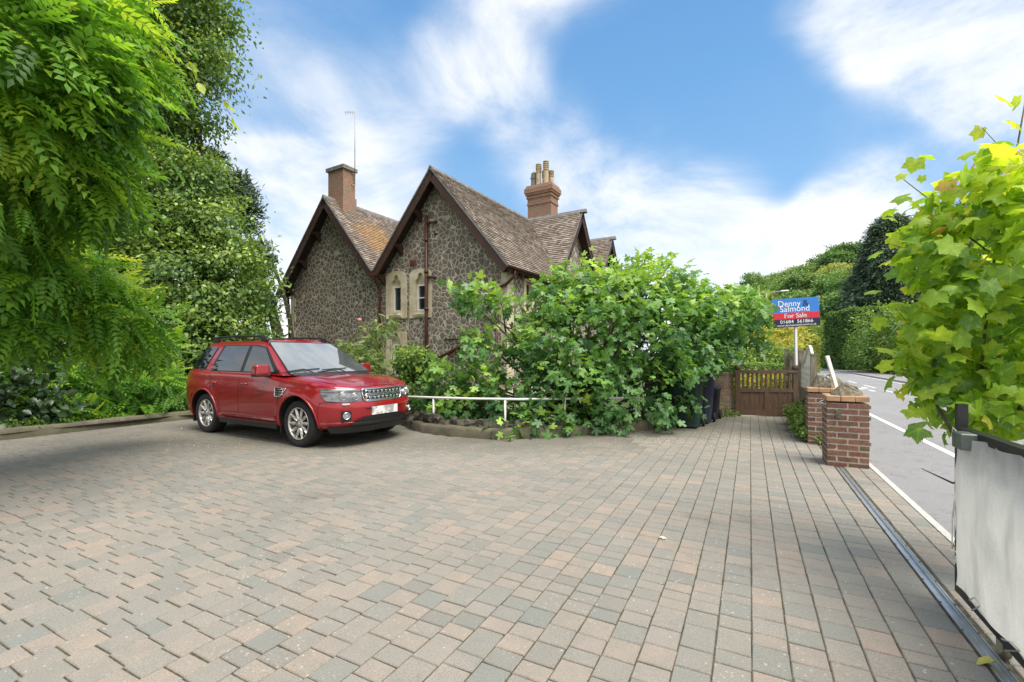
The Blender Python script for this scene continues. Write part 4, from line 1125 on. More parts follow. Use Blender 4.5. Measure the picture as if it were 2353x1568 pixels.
    patch('washer_cover', rounded([(.0, .655), (.0, .68), (.09, .68), (.09, .655)], .008), lambda u, v: Vector((front_x(.62+u, v, .006), sgn*(.62+u), v)), M_RED, car, thick=.01, sub=3)
    # tail lamp
    patch('tail_lamp', rounded([(-2.05, .86), (-2.05, 1.12), (-2.15, 1.12), (-2.17, .86)], .02), B(.006), M_REDL, car, thick=.01, sub=5)

# windscreen
def WS(off):
    def f(u, v):    # u in -1..1 across, v 0..1 up
        xf, xr, W = gh(v); y = u*(W-.02); return Vector((xf-.10*(y/W)**2+off*.55, y, zgh(v, 0)+off*.85))
    return f
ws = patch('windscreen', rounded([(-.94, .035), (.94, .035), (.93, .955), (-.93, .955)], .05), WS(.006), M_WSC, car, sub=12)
b = MB(); q = rounded([(-.955, .02), (.955, .02), (.945, .965), (-.945, .965)], .05); Q = []
for i in range(len(q)):
    a, c_ = q[i], q[(i+1) % len(q)]
    for k in range(6): Q.append(WS(.003)(a[0]+(c_[0]-a[0])*k/6, a[1]+(c_[1]-a[1])*k/6))
b.tube(Q+[Q[0]], .010, 5); b.build('screen_seal', M_BLK, ws)
patch('cowl', [(-.93, -.06), (.93, -.06), (.93, .03), (-.93, .03)], lambda u, v: Vector((gh(0)[0]-.10*u*u-.9*v*.5+.02, u*.86, 1.115+.57*v*.8)), M_BLK, car, sub=8)
for yo in (-.42, .18):
    b = MB(); b.tube([WS(.03)(yo/.9-.05, .02), WS(.028)(yo/.9-.20, .13), WS(.026)(yo/.9-.55, .07)] if yo < 0 else [WS(.03)(yo/.9, .02), WS(.03)(yo/.9-.15, .12), WS(.028)(yo/.9-.5, .10)], .009, 6)
    b.tube([WS(.018)(yo/.9+.15, .15), WS(.018)(yo/.9-.20, .12), WS(.018)(yo/.9-.62, .05)], .008, 5); b.build('wiper', M_BLK, car)
# bonnet shut line, grille, badge, letters, plate, bumper intake
b = MB(); zl = lambda x, y: lidz(x, y, zbelt(x))
for s in (-1, 1): b.tube([Vector((x, s*(halfw(x, .075)*.93), zl(x, halfw(x, .075)*.93)+.001)) for x in np.linspace(1.0, 1.95, 12)], .004, 4, cap=False)
b.tube([Vector((front_x(y, .9, -.035), y, .925)) for y in np.linspace(-.8, .8, 24)], .004, 4, cap=False); b.build('bonnet_gap', M_WELL, car)
def GF(off): return lambda u, v: Vector((front_x(u, v, off), u, v))
gp = rounded([(-.40, .745), (-.355, .70), (.355, .70), (.40, .745), (.41, .885), (-.41, .885)], .02)
gr_ = patch('grille', gp, GF(.004), M_DGREY, car, thick=.01)
b = MB(); q = gp+[gp[0]]; Q = []
for i in range(len(gp)):
    a, c_ = q[i], q[i+1]
    for k in range(4): Q.append(GF(.012)(a[0]+(c_[0]-a[0])*k/4, a[1]+(c_[1]-a[1])*k/4))
b.tube(Q+[Q[0]], .014, 6); b.build('grille_surround', M_CHROME, gr_)
b = MB()
for z0 in (.742, .836):
    for dz in (-.026, .026): b.tube([GF(.014)(y, z0+dz) for y in np.linspace(-.36, .36, 16)], .0055, 5)
    for k in range(17):
        y = -.34+.0425*k; b.tube([GF(.013)(y, z0-.026), GF(.013)(y+(.018 if k % 2 else -.018), z0), GF(.013)(y, z0+.026)], .0048, 4)
b.tube([GF(.016)(y, .789) for y in np.linspace(-.38, .38, 16)], .009, 6); b.build('grille_bars', M_CHROME, gr_)
b = MB(); p = GF(.022)(.22, .789); mt = Vector((1, 0, 0)).to_track_quat('Z', 'Y').to_matrix()
b.lathe([(.032, 0), (.034, .006), (.028, .008), (0, .008)], 20, (0, 0, 0), None); o = b.build('badge', mk('green_badge', (.02, .13, .06), .35), gr_)
o.rotation_euler = (R(90), 0, R(90)); o.scale = (1.35, .8, 1); o.location = p
b = MB(); b.box(GF(.004)(0, .545), (.02, .54, .125)); pl = b.build('number_plate', M_PLATE, car)
b = MB(); b.box(GF(.016)(-.24, .545), (.004, .052, .105)); b.build('plate_band', M_BLUE, pl)
patch('intake', rounded([(-.56, .40), (-.62, .345), (.62, .345), (.56, .40), (.40, .47), (-.40, .47)], .02), GF(.010), M_BLK, car, thick=.01)
patch('bumper_slot', rounded([(-.38, .595), (-.36, .575), (.36, .575), (.38, .595)], .006), GF(.004), M_BLK, car, sub=8)
patch('front_skirt', [(-.78, .24), (.78, .24), (.82, .33), (-.82, .33)], lambda u, v: Vector((front_x(u, .33, -.04+(v-.24)*.5), u, v)), M_BLK, car, thick=.02)
lt = MB()
for i, chh in enumerate('LAND ROVER'):
    if chh == ' ': continue
    y = -.36+.08*i; x = front_x(y, .9, -.06)
    text_into(lt, chh, .060, .003, Matrix.Translation((x, y, zl(x, y)+.004)) @ Euler((R(22), 0, R(90))).to_matrix().to_4x4())
lt.build('bonnet_lettering', M_CHROME, car)
# underbody
b = MB(); b.box((0, 0, .27), (4.0, 1.3, .12)); b.build('underbody', M_WELL, car)

# wheels
def make_wheel(steer=0):
    w_ = MB(); ty = [(.245, -.10), (.262, -.112), (.30, -.122), (.335, -.118), (.352, -.100), (.361, -.06), (.362, 0), (.361, .06), (.352, .10), (.335, .118), (.30, .122), (.262, .112), (.245, .10)]
    w_.lathe(ty, 56); tyre = w_.build('tyre', M_RUBB)
    r = MB(); r.lathe([(.245, .10), (.250, .112), (.240, .116), (.232, .100), (.222, .06), (.218, -.08)], 56); rim = r.build('rim', M_ALLOY)
    d = MB(); d.lathe([(.22, .045), (.0, .035)], 32); disc = d.build('brake_disc', M_BLK)
    sp = MB()
    for k in range(10):
        a = 2*math.pi*k/10; ca, sa = math.cos(a), math.sin(a); o1 = .02
        prof = [(.050, .012, .088), (.085, .016, .096), (.13, .028, .102), (.175, .026, .104), (.215, .011, .104), (.238, .007, .104)]
        vs3 = []
        for (rr, wd, zz_) in prof:
            for (s, zf) in ((-1, -.018), (0, .006), (1, -.018)):
                x, y = rr, s*wd+.008*math.sin((rr-.05)/.19*math.pi); vs3.append((x*ca-y*sa, x*sa+y*ca, zz_+zf))
        fs3 = []
        for i in range(len(prof)-1):
            for j in range(2): fs3.append((i*3+j, i*3+j+1, i*3+j+4, i*3+j+3))
        sp.add(vs3, fs3, 0, False)
    sp.lathe([(.075, .07), (.072, .092), (.05, .098), (.032, .100), (.030, .106), (0, .108)], 24)
    nu = sp
    for k in range(5):
        a = 2*math.pi*k/5+.3; nu.lathe([(.011, .09), (.011, .104), (0, .106)], 8, (.055*math.cos(a), .055*math.sin(a), 0), mi=1, smooth=False)
    spk = sp.build('spokes', [M_ALLOY, M_DGREY])
    return [tyre, rim, disc, spk]
first = True
for ax in (AX_F, AX_R):
    for s in (-1, 1):
        wh = empty('wheel', (ax, s*.805, WR-.003)); wh.parent = car
        wh.rotation_euler = (R(90) if s < 0 else R(-90), 0, R(0 if ax < 0 or s > 0 else 0)); 
        if first: base_w = make_wheel(); parts = base_w; first = False
        else:
            parts = []
            for p in base_w: c_ = p.copy(); col.objects.link(c_); parts.append(c_)
        for p in parts: p.parent = wh
# ------------------------------------------------------------------ boundary pillars, gates, fence, bins, railing, sign
def brick_wall_mat(name, c1, c2, cm, bw, bh, mort, mossy=.3):
    t = NT(name); x = brick_nodes(t, c1, c2, cm, 'UV', bw, bh, mort)
    n = t.ramp(t.noise(5, 6), [(.35, .55), (.65, 1.35)]); c = t.mix(.8, x.outputs[0], n, 'MULTIPLY')
    c = t.mix(t.math('MULTIPLY', t.ramp(t.noise(2.3, 7, .7), [(.5, 0), (.66, 1)]), mossy), c, (.16, .15, .06))
    c = t.mix(t.math('MULTIPLY', t.ramp(t.noise(45, 4), [(.62, 0), (.7, 1)]), .5), c, (.5, .47, .38))
    t.set(Base_Color=c, Roughness=.92); t.bump(t.math('SUBTRACT', t.math('MULTIPLY', t.noise(60), .6), x.outputs[1]), .9, .01); return t.m
M_BUFF = mk('buff_brick', (.44, .27, .155), .85, var=.2, scale=9, bump=.4, bscale=60)
M_MORT = mk('pale_mortar', (.38, .35, .275), .95, var=.25, scale=25, bump=.6, bscale=80)
M_PBR = NT('pillar_brick'); _t = M_PBR
c = _t.ramp(_t.attr('rnd'), [(0, (.09, .055, .045)), (.25, (.19, .09, .068)), (.5, (.22, .10, .07)), (.75, (.14, .078, .066)), (.9, (.28, .125, .08)), (1, (.10, .098, .06))])
c = _t.mix(.7, c, _t.ramp(_t.noise(24, 7, .7), [(.3, .5), (.7, 1.5)]), 'MULTIPLY'); c = _t.mix(_t.ramp(_t.noise(4, 6), [(.56, 0), (.68, .6)]), c, (.19, .17, .07)); c = _t.mix(_t.ramp(_t.noise(60, 4), [(.64, 0), (.7, .6)]), c, (.42, .38, .30))
_t.set(Base_Color=c, Roughness=.9); _t.bump(_t.noise(70, 6), .6, .006); M_PBR = _t.m
def rough_block(b, c, size, rot, rnds, j=.004, bev=.006, mi=0, rn=None):
    b0 = len(b.v); hx, hy, hz = [a/2 for a in size]; c = Vector(c)
    vs = []
    for z in (-1, 1):
        for (x, y) in ((-1, -1), (1, -1), (1, 1), (-1, 1)):
            for ax_ in range(3):
                v = Vector((x*(hx-(bev if ax_ != 0 else 0)), y*(hy-(bev if ax_ != 1 else 0)), z*(hz-(bev if ax_ != 2 else 0))))
                v += Vector(rng.normal(0, j*.4, 3)); vs.append(rot @ v+c)
    # each corner has 3 verts: x-face, y-face, z-face
    I = lambda z, k, a: (z*4+k)*3+a
    fs = [(I(0, 3, 2), I(0, 2, 2), I(0, 1, 2), I(0, 0, 2)), (I(1, 0, 2), I(1, 1, 2), I(1, 2, 2), I(1, 3, 2))]
    for k in range(4):
        k2 = (k+1) % 4; a = 1 if k % 2 == 0 else 0
        fs.append((I(0, k, a), I(0, k2, a), I(1, k2, a), I(1, k, a)))
        fs.append((I(0, k, 2), I(0, k2, 2), I(0, k2, a), I(0, k, a))); fs.append((I(1, k2, 2), I(1, k, 2), I(1, k, a), I(1, k2, a)))
        o_ = 1-a; fs.append((I(0, k, a), I(1, k, a), I(1, k, o_), I(0, k, o_)))
    for z in (0, 1):
        for k in range(4): fs.append((I(z, k, 0), I(z, k, 1), I(z, k, 2)))
    b.add(vs, fs, mi)
    if rn is not None: rn += [rnds]*24
def set_rnd(o, rn, name='rnd'):
    a = o.data.attributes.new(name, 'FLOAT', 'POINT'); a.data.foreach_set('value', rn)
def recalc(o):
    bm = bmesh.new(); bm.from_mesh(o.data); bmesh.ops.recalc_face_normals(bm, faces=bm.faces); bm.to_mesh(o.data); bm.free(); return o
PR = Matrix.Rotation(R(-27.5), 3, 'Z')
def pillar(s, w, n, label, size=.44):
    c = E0+UD*s+VD*w; e = empty('brick_pillar', (c.x, c.y, 0), R(-27.5), label, 'pillar', 'brick gate pillars')
    b = MB(); rn = []; rI = Matrix.Identity(3); h = .075
    for k in range(n):
        z = h*k+h/2-.02
        for f in range(4):
            rot = Matrix.Rotation(R(90*f), 3, 'Z')
            if k % 2 == 0: lens = [(.215, -.1125), (.215, .1125)] if f % 2 == 0 else [(.215, 0.0)]
            else: lens = [(.215, 0.0)] if f % 2 == 0 else [(.215, -.1125), (.215, .1125)]
            for (ln, off) in lens:
                wd = size if False else ln
                rough_block(b, rot @ Vector((off, -size/2+.0515, z)), (ln-.002, .103, h-.011), rot, float(rng.random()), rn=rn)
            if len(lens) == 1: pass
    o = b.build('brickwork', M_PBR, e); recalc(o); set_rnd(o, rn)
    b = MB(); b.box((0, 0, n*h/2-.02), (size-.007, size-.007, n*h-.012)); b.build('mortar', M_MORT, e)
    b = MB(); rn = []; z = n*h+.025
    for i in range(3):
        for j in (-1, 1):
            rough_block(b, ((i-1)*.150, j*.112, z+.006), (.147, .221, .07), rI, .5, bev=.008, rn=rn)
    o = b.build('coping', M_BUFF, e); recalc(o)
    return e
p1 = pillar(.03+.22, -.245, 11, 'nearer red brick pillar with a buff coping, a jagged stone and a metal catch on it')
p2 = pillar(1.62+.22, -.30, 11, 'farther red brick pillar with buff coping, partly hidden behind the nearer pillar')
# ironmongery on the pillars
b = MB(); b.box((-.10, -.232, .66), (.055, .02, .10)); b.box((-.10, -.246, .66), (.02, .016, .035)); b.build('lock_plate', mk('weathered_steel', (.16, .15, .11), .6, metal=.5, var=.4), p1)
M_STL = MATS['weathered_steel']; M_GALV = mk('galvanised', (.50, .52, .53), .42, metal=.75, var=.12, scale=14)
b = MB(); b.tube([(-.225, -.12, .83), (-.29, -.16, .80), (-.225, -.20, .77), (-.225, -.12, .83)], .009, 6); b.build('catch', M_GALV, p1)
for z in (.76, .62, .30):
    b = MB(); b.box((.225, -.205, z), (.018, .022, .04)); b.build('hinge_pin', M_STL, p1)
b = MB(); b.box((.06, -.05, .96), (.04, .05, .22)); b.tube([(.02, -.08, .86), (.02, -.08, 1.05), (.06, -.08, 1.07), (.075, -.08, 1.03)], .010, 6); b.build('hook_bracket', M_GALV, p2)

def stone(name, loc, size, seed, label, mat, cat='stone', group=None, parent=None, rz=0, n=2, sharp=.32):
    r = np.random.default_rng(seed); bm = bmesh.new(); bmesh.ops.create_icosphere(bm, subdivisions=(4 if size[0] > .17 else 2), radius=1)
    pl = [Vector(nrm(r.normal(size=3))) for _ in range(9)]; ds = [r.uniform(.28, .60) for _ in range(9)]
    for v in bm.verts:
        p = v.co.copy()
        for q, d in zip(pl, ds):
            k = p.dot(q)-d
            if k > 0: p -= q*k
        p += Vector(r.normal(0, .010, 3)); v.co = Vector((p.x*size[0], p.y*size[1], p.z*size[2]))
    mz = min(v.co.z for v in bm.verts)
    for v in bm.verts: v.co.z = max(v.co.z, mz+.25*size[2])-mz-.25*size[2]
    me = bpy.data.meshes.new(name); bm.to_mesh(me); bm.free(); me.materials.append(mat)
    o = bpy.data.objects.new(name, me); col.objects.link(o); o.location = loc; o.rotation_euler = (0, 0, rz)
    if parent: o.parent = parent
    if label: tag(o, label, cat, group)
    return o
t = NT('grey_rock'); c = t.ramp(t.noise(9, 9, .7), [(.3, (.09, .08, .06)), (.5, (.20, .175, .125)), (.7, (.33, .30, .225))]); c = t.mix(t.ramp(t.noise(30, 5), [(.55, 0), (.65, .6)]), c, (.45, .42, .33))
t.set(Base_Color=c, Roughness=.95); t.bump(t.noise(22, 9, .7), 1, .03); M_ROCK = t.m
t = NT('dark_rock'); t.set(Base_Color=t.ramp(t.noise(9, 9, .7), [(.3, (.03, .028, .022)), (.7, (.12, .11, .085))]), Roughness=.95); t.bump(t.noise(22, 9), 1, .03); M_DROCK = t.m
def hull_rock(name, pts, loc, rz, mat, label, seed=1):
    r = np.random.default_rng(seed); bm = bmesh.new()
    for p in pts: bm.verts.new(p)
    bmesh.ops.convex_hull(bm, input=bm.verts)
    bmesh.ops.triangulate(bm, faces=bm.faces); bmesh.ops.subdivide_edges(bm, edges=bm.edges, cuts=3, use_grid_fill=True)
    for v in bm.verts: v.co += Vector(r.normal(0, .0045, 3))
    me = bpy.data.meshes.new(name); bm.to_mesh(me); bm.free(); me.materials.append(mat)
    o = bpy.data.objects.new(name, me); col.objects.link(o); o.location = loc; o.rotation_euler = (0, 0, rz); return tag(o, label, 'stone')
pc = E0+UD*.22+VD*-.25
hull_rock('rock', [(-.19, -.08, 0), (-.10, -.12, 0), (.14, -.13, 0), (.18, 0, 0), (.15, .14, 0), (-.10, .14, 0), (-.06, -.06, .18), (.0, -.02, .20), (.02, .08, .18), (.11, -.07, .135), (.165, .03, .09), (.16, -.10, .06), (-.13, .05, .07)], (pc.x, pc.y, .862), -.1, M_ROCK, 'pointed grey stone lying on the nearer brick pillar', 3)
RK = [(-.17, -.08, 0), (-.10, -.12, 0), (.14, -.13, 0), (.17, 0, 0), (.15, .14, 0), (-.10, .14, 0), (-.12, -.06, .16), (-.04, -.08, .20), (.02, .08, .22), (.12, -.05, .17), (.165, .03, .12)]
pc = E0+UD*1.85+VD*-.30; hull_rock('rock', [(x*1.1, y*1.1, z*1.05) for x, y, z in RK], (pc.x+.02, pc.y, .862), 1.1, M_ROCK, 'brown blunt stone on the farther brick pillar', 5)
pc = E0+UD*2.35+VD*-.16; hull_rock('rock', [(x*1.3, y*1.3, z*1.9) for x, y, z in RK], (pc.x+.05, pc.y, .68), 2.6, M_ROCK, 'larger grey stone just behind the farther brick pillar', 8)
pc = E0+UD*3.1+VD*-.25; stone('rock', (pc.x, pc.y, .52), (.3, .34, .38), 31, 'dark stone lying on the rubble wall under the leaning strut', M_DROCK, rz=.3)

# gate track let into the paving
def ext(name, prof, s0, s1, w0, mat, parent=None):
    b = MB(); vs = []
    for s in (s0, s1):
        for (a, z) in prof: q = E0+UD*s+VD*(w0+a); vs.append((q.x, q.y, z))
    n = len(prof); b.add(vs, [(i, (i+1) % n, n+(i+1) % n, n+i) for i in range(n)]+[tuple(range(n)), tuple(reversed(range(n, 2*n)))]); return recalc(b.build(name, mat, parent))
tr = empty('gate_track', tuple(E0+UD*-3+VD*-.355), 0, 'straight silver metal gate track let into the paving', 'gate track')
o = ext('channel', [(-.030, -.02), (-.030, .004), (-.022, .004), (-.020, -.006), (.010, -.006), (.012, .010), (.018, .010), (.020, -.006), (.030, -.006), (.032, .002), (.04, .002), (.04, -.02)], -7.4, -.03, -.352, M_GALV)
o.parent = tr; o.matrix_parent_inverse = Matrix.Translation(-tr.location)
b = MB()
for k in range(24):
    for a in (-.027, .034): q = E0+UD*(-7.2+k*.3)+VD*(-.352+a); b.lathe([(.006, 0), (.006, .004), (0, .005)], 6, (q.x, q.y, .003), smooth=False)
o = b.build('screws', M_STL); o.parent = tr; o.matrix_parent_inverse = Matrix.Translation(-tr.location); o['kind'] = 'stuff'

# sliding gate clad in grey-white fabric, at right
GW = -.285; G0 = E0+UD*-3.56+VD*GW
sg = empty('sliding_gate', (G0.x, G0.y, 0), R(-27.5)-math.pi/2, 'black framed sliding gate covered with weathered pale grey fabric', 'gate')
# local +x runs along -UD?  rotation -27.5-90: local x -> -UD ; local y -> VD
M_GBL = mk('black_gate_steel', (.018, .018, .018), .5, var=.4, bump=.2)
b = MB(); b.box((.02, 0, .60), (.042, .045, 1.06)); o = b.build('end_post', M_GBL, sg)
b = MB(); b.box((2.0, 0, .98), (3.92, .05, .045)); b.box((2.0, .035, .935), (3.92, .02, .05)); b.build('top_rail', M_GBL, sg)
b = MB(); b.box((2.0, 0, .105), (3.96, .05, .06)); b.build('bottom_rail', M_GBL, sg)
for x in (1.0, 2.0, 3.0, 3.94): b = MB(); b.box((x, .01, .54), (.04, .03, .83)); b.build('upright', M_GBL, sg)
t = NT('shade_fabric'); wv = t.n('ShaderNodeTexWave'); wv.inputs['Scale'].default_value = 170; wv.inputs['Distortion'].default_value = .6; t.l(t.mapping((1, .02, .35)), wv.inputs['Vector'])
c = t.ramp(t.noise(3.2, 8, .65), [(.3, (.72, .73, .70)), (.5, (.82, .825, .80)), (.7, (.88, .88, .85))])
stn = t.ramp(t.noise(1.4, 6, .6, vec=t.mapping((3.4, 1, .7))), [(.5, 0), (.72, .6)]); c = t.mix(stn, c, (.46, .465, .42))
c = t.mix(.25, c, wv.outputs[0], 'MULTIPLY'); c = t.mix(t.ramp(t.noise(120, 3), [(.5, 0), (.75, .5)]), c, (.5, .51, .47))
t.set(Base_Color=c, Roughness=.95); t.p.inputs['Specular IOR Level'].default_value = .1; t.bump(t.math('ADD', wv.outputs[0], t.noise(60)), .35, .003)
tr_n = t.n('ShaderNodeBsdfTranslucent'); t.l(c, tr_n.inputs[0]); ms = t.n('ShaderNodeMixShader'); ms.inputs[0].default_value = .5; t.l(t.p.outputs[0], ms.inputs[1]); t.l(tr_n.outputs[0], ms.inputs[2]); t.l(ms.outputs[0], t.o.inputs[0]); M_FAB = t.m
b = MB(); nu, nv = 150, 60; vs = []
for j in range(nv+1):
    for i in range(nu+1):
        u = i/nu*3.86; v = j/nv; z = .115+v*.862
        sag = -.03*math.sin(v*math.pi)*(.6+.4*math.sin(u*2.1))
        fold = .010*math.sin(u*23+1.5*math.sin(v*4))*(.35+.65*v)*math.exp(-((u-.45)/.5)**2)+.007*math.sin(u*37+v*3+2)*math.exp(-((u-1.3)/.35)**2)+.006*math.sin(u*11+3*v)
        x0 = .055+.02*math.sin(v*9)+.012*math.sin(v*23); x = x0+u*(1-.0); 
        if j == nv: z -= .012*abs(math.sin(u*9))
        if j == 0: z += .012*abs(math.sin(u*7+1))
        vs.append((x, -.035+sag*.6+fold, z))
b.add(vs, [(j*(nu+1)+i, j*(nu+1)+i+1, (j+1)*(nu+1)+i+1, (j+1)*(nu+1)+i) for j in range(nv) for i in range(nu)], 0, True)
fb = b.build('fabric', M_FAB, sg)
M_TIE = mk('white_tie', (.62, .61, .55), .7)
for (x, z, dx, dz) in ((.05, .93, .015, .07), (.06, .27, -.02, .05), (.055, .62, .0, -.3), (.28, .12, .06, .06), (.62, .11, .09, .05), (1.1, .11, .07, .05)):
    b = MB(); b.tube([(x-.02, -.03, z), (x+.01, -.052, z+dz*.4), (x+dx, -.05, z+dz), (x+dx+.02, -.03, z+dz*.6), (x+.03, -.05, z-.02)], .0035, 5); b.build('tie', M_TIE, sg)
b = MB(); b.box((.245, -.055, .955), (.12, .07, .085)); o = b.build('lock_box', mk('green_grey_metal', (.16, .19, .17), .5, metal=.4, var=.3), sg); bevel_obj(o, .004, 1)
b = MB(); b.lathe([(0, -.008), (.045, -.008), (.048, -.004), (.042, 0), (.048, .004), (.045, .008), (0, .008)], 24, (.52, -.0, .046), Matrix.Rotation(R(90), 3, 'X')); b.box((.52, -.022, .075), (.05, .006, .085)); b.box((.52, .022, .075), (.05, .006, .085)); b.build('wheel', mk('yellowed_steel', (.36, .33, .24), .5, metal=.5, var=.3), sg)

# wheelie bins
def wheelie(loc, rz, cb, label, h=1.06, k=1.0, cl=None):
    e = empty('wheelie_bin', loc, rz, label, 'bin', 'wheelie bins beside the fig')
    m_ = mk('bin_plastic', cb, .45, var=.12, bump=.1, bscale=120); m2 = mk('bin_lid_plastic', cl or cb, .42, var=.12)
    b = MB(); prof = [(.03, .23, .22), (.45, .255, .26), (.90, .28, .30), (.935, .30, .325), (.965, .30, .325)]
    vs = []; 
    for (z, hx, hy) in prof:
        for a in range(24):
            t_ = 2*math.pi*a/24+math.pi/4*0; c_, s_ = math.cos(t_), math.sin(t_); n_ = .28
            vs.append((k*hx*math.copysign(abs(c_)**n_, c_), k*(hy*math.copysign(abs(s_)**n_, s_)+(.04 if z > .3 else 0)), z*h/1.06))
    fs = [(i*24+a, i*24+(a+1) % 24, (i+1)*24+(a+1) % 24, (i+1)*24+a) for i in range(4) for a in range(24)]+[tuple(reversed(range(24)))]
    b.add(vs, fs); b.box((0, -.235*k, .5*h), (.02, .02, .8*h)); b.box((.12*k, -.262*k, .84*h), (.05, .012, .06)); b.build('bin_body', m_, e, smooth_angle=35)
    b = MB(); vs = []
    for (z, sc_) in ((.965, 1.04), (1.0, 1.04), (1.045, .90), (1.06, .6)):
        for a in range(24):
            t_ = 2*math.pi*a/24; c_, s_ = math.cos(t_), math.sin(t_); vs.append((k*sc_*.30*math.copysign(abs(c_)**.3, c_), k*(sc_*.325*math.copysign(abs(s_)**.3, s_)+.04), z*h/1.06))
    b.add(vs, [(i*24+a, i*24+(a+1) % 24, (i+1)*24+(a+1) % 24, (i+1)*24+a) for i in range(3) for a in range(24)]+[tuple(range(72, 96)), tuple(reversed(range(24)))]); b.build('lid', m2, e, smooth_angle=35)
    b = MB(); b.tube([(-.2*k, .40*k, .95*h), (-.2*k, .45*k, .98*h), (.2*k, .45*k, .98*h), (.2*k, .40*k, .95*h)], .014, 6); b.build('handle', m2, e)
    for s_ in (-1, 1): b = MB(); b.lathe([(0, -.025), (.07, -.025), (.10, -.02), (.10, .02), (.07, .025), (0, .025)], 20, (s_*.27*k, .24*k, .10), Matrix.Rotation(R(90), 3, 'Y')); b.build('wheel', M_RUBB, e)
    return e
wheelie((3.45, 9.02, 0), R(-32), (.010, .035, .030), 'dark green wheelie bin half covered by the fig leaves')
wheelie((3.93, 9.62, 0), R(-32), (.028, .032, .075), 'dark blue wheelie bin directly behind the green one')
wheelie((4.42, 10.15, 0), R(-32), (.018, .02, .026), 'smaller black bin at the foot of the block wall', h=.72, k=.62)

# white railing above the kerb
rl = empty('railing', (-.2, 7.95, .1), 0, 'low white tubular railing half buried in the fig bush', 'railing')
M_WR = mk('white_rail_paint', (.72, .72, .68), .5, var=.08, scale=20)
rp = [(-2.6, 9.9, .60), (-2.0, 8.7, .62), (-.75, 8.10, .64), (.15, 7.98, .64), (1.5, 8.38, .62), (2.4, 8.72, .60)]
def rel(p): return (p[0]+.2, p[1]-7.95, p[2]-.1)
b = MB(); b.tube([rel(p) for p in rp], .021, 8); b.build('rail', M_WR, rl)
for p in ((-2.3, 9.3), (-1.45, 8.44), (-.12, 7.97), (.95, 8.2), (2.36, 8.70)):
    z = .62; b = MB(); b.tube([rel((p[0], p[1], .02)), rel((p[0], p[1], z))], .019, 8); b.build('post', M_WR, rl)
# rocks along the kerb top
k = 0
for i, q in enumerate(KQ):
    if -2.6 < q.x < .8 and q.y < 10 and i % 1 == 0:
        for jj in range(2):
            s_ = rng.uniform(.12, .20); r0 = (KQ[min(i+1, len(KQ)-1)]-q)*rng.random()
            o = stone('rock', (q.x+r0.x+.08*rng.random(), q.y+r0.y+.20+.05*rng.random(), .12), (s_, s_*.8, s_*.85), 100+k, ('small dark edging stone between the car and the first railing post' if q.x < -1.45 else 'small dark edging stone between the two left railing posts' if q.x < -.12 else 'small dark edging stone right of the middle railing post under the fig'), M_DROCK, 'stone', 'dark stones along the planter kerb', rz=rng.uniform(0, 6)); k += 1

# pinkish block wall left of the wooden gate
t = NT('block_wall'); x = brick_nodes(t, (.25, .16, .12), (.33, .25, .18), (.24, .21, .165), 'Object', .40, .155, .012)
x.inputs['Scale'].default_value = 1; mpv = t.mapping((1, 1, 1), (R(90), 0, 0)); t.l(mpv, x.inputs['Vector'])
c = t.mix(.7, x.outputs[0], t.ramp(t.noise(7, 7, .7), [(.3, .5), (.7, 1.5)]), 'MULTIPLY'); t.set(Base_Color=c, Roughness=.95); t.bump(t.math('SUBTRACT', t.noise(30, 7), x.outputs[1]), .9, .02); M_BLKW = t.m
bw = MB(); bw.box((0, 0, .5), (1.95, .24, 1.0)); o = bw.build('block_wall', M_BLKW); o.location = (4.22, 10.82, 0); tag(o, 'weathered pinkish block wall left of the wooden gate', 'wall')

# wooden gate
M_WD = NT('stained_gate_wood'); _t = M_WD; c = _t.ramp(_t.noise(6, 8, .65, vec=_t.mapping((9, 9, 1.2))), [(.3, (.06, .034, .02)), (.55, (.11, .064, .038)), (.75, (.175, .115, .072))]); _t.set(Base_Color=c, Roughness=.65); _t.bump(_t.noise(20, 6, vec=_t.mapping((9, 9, 1))), .5, .004); M_WD = _t.m
M_GW = NT('weathered_grey_wood'); _t = M_GW; c = _t.ramp(_t.noise(5, 8, .7, vec=_t.mapping((8, 8, 1))), [(.3, (.13, .105, .07)), (.5, (.24, .205, .15)), (.72, (.37, .335, .27))]); _t.set(Base_Color=c, Roughness=.85); _t.bump(_t.noise(20, 6, vec=_t.mapping((9, 9, 1))), .6, .005); M_GW = _t.m
M_PW = NT('pale_weathered_trellis'); _t = M_PW; c = _t.ramp(_t.noise(9, 8, .7), [(.3, (.58, .56, .51)), (.6, (.80, .79, .75)), (.75, (.86, .85, .82))]); _t.set(Base_Color=c, Roughness=.85); M_PW = _t.m
ga, gb = Vector((5.19, 10.64, 0)), Vector((6.58, 10.52, 0)); L_ = (gb-ga).length
wg = empty('garden_gate', ga, math.atan2(gb.y-ga.y, gb.x-ga.x), 'brown wooden garden gate with spindles above two panels', 'gate')
for x in (.055, L_-.055):
    b = MB(); b.box((x, 0, .58), (.11, .055, 1.08)); b.lathe([(.062, -.03), (.062, .03), (.0, .031)], 18, (x, 0, 1.13), Matrix.Rotation(R(90), 3, 'X')); b.build('stile', M_WD, wg)
for (z, h) in ((1.03, .085), (.60, .085), (.09, .12)):
    b = MB(); b.box((L_/2, 0, z), (L_-.22, .05, h)); o = b.build('rail', M_WD, wg)
b = MB(); b.box((L_/2, 0, .355), (.10, .048, .41)); b.build('muntin', M_WD, wg)
for k in range(11):
    x = .11+(L_-.22)*(k+.75)/11.5; b = MB(); b.box((x, 0, .815), (.040, .03, .345)); b.build('spindle', M_WD, wg)
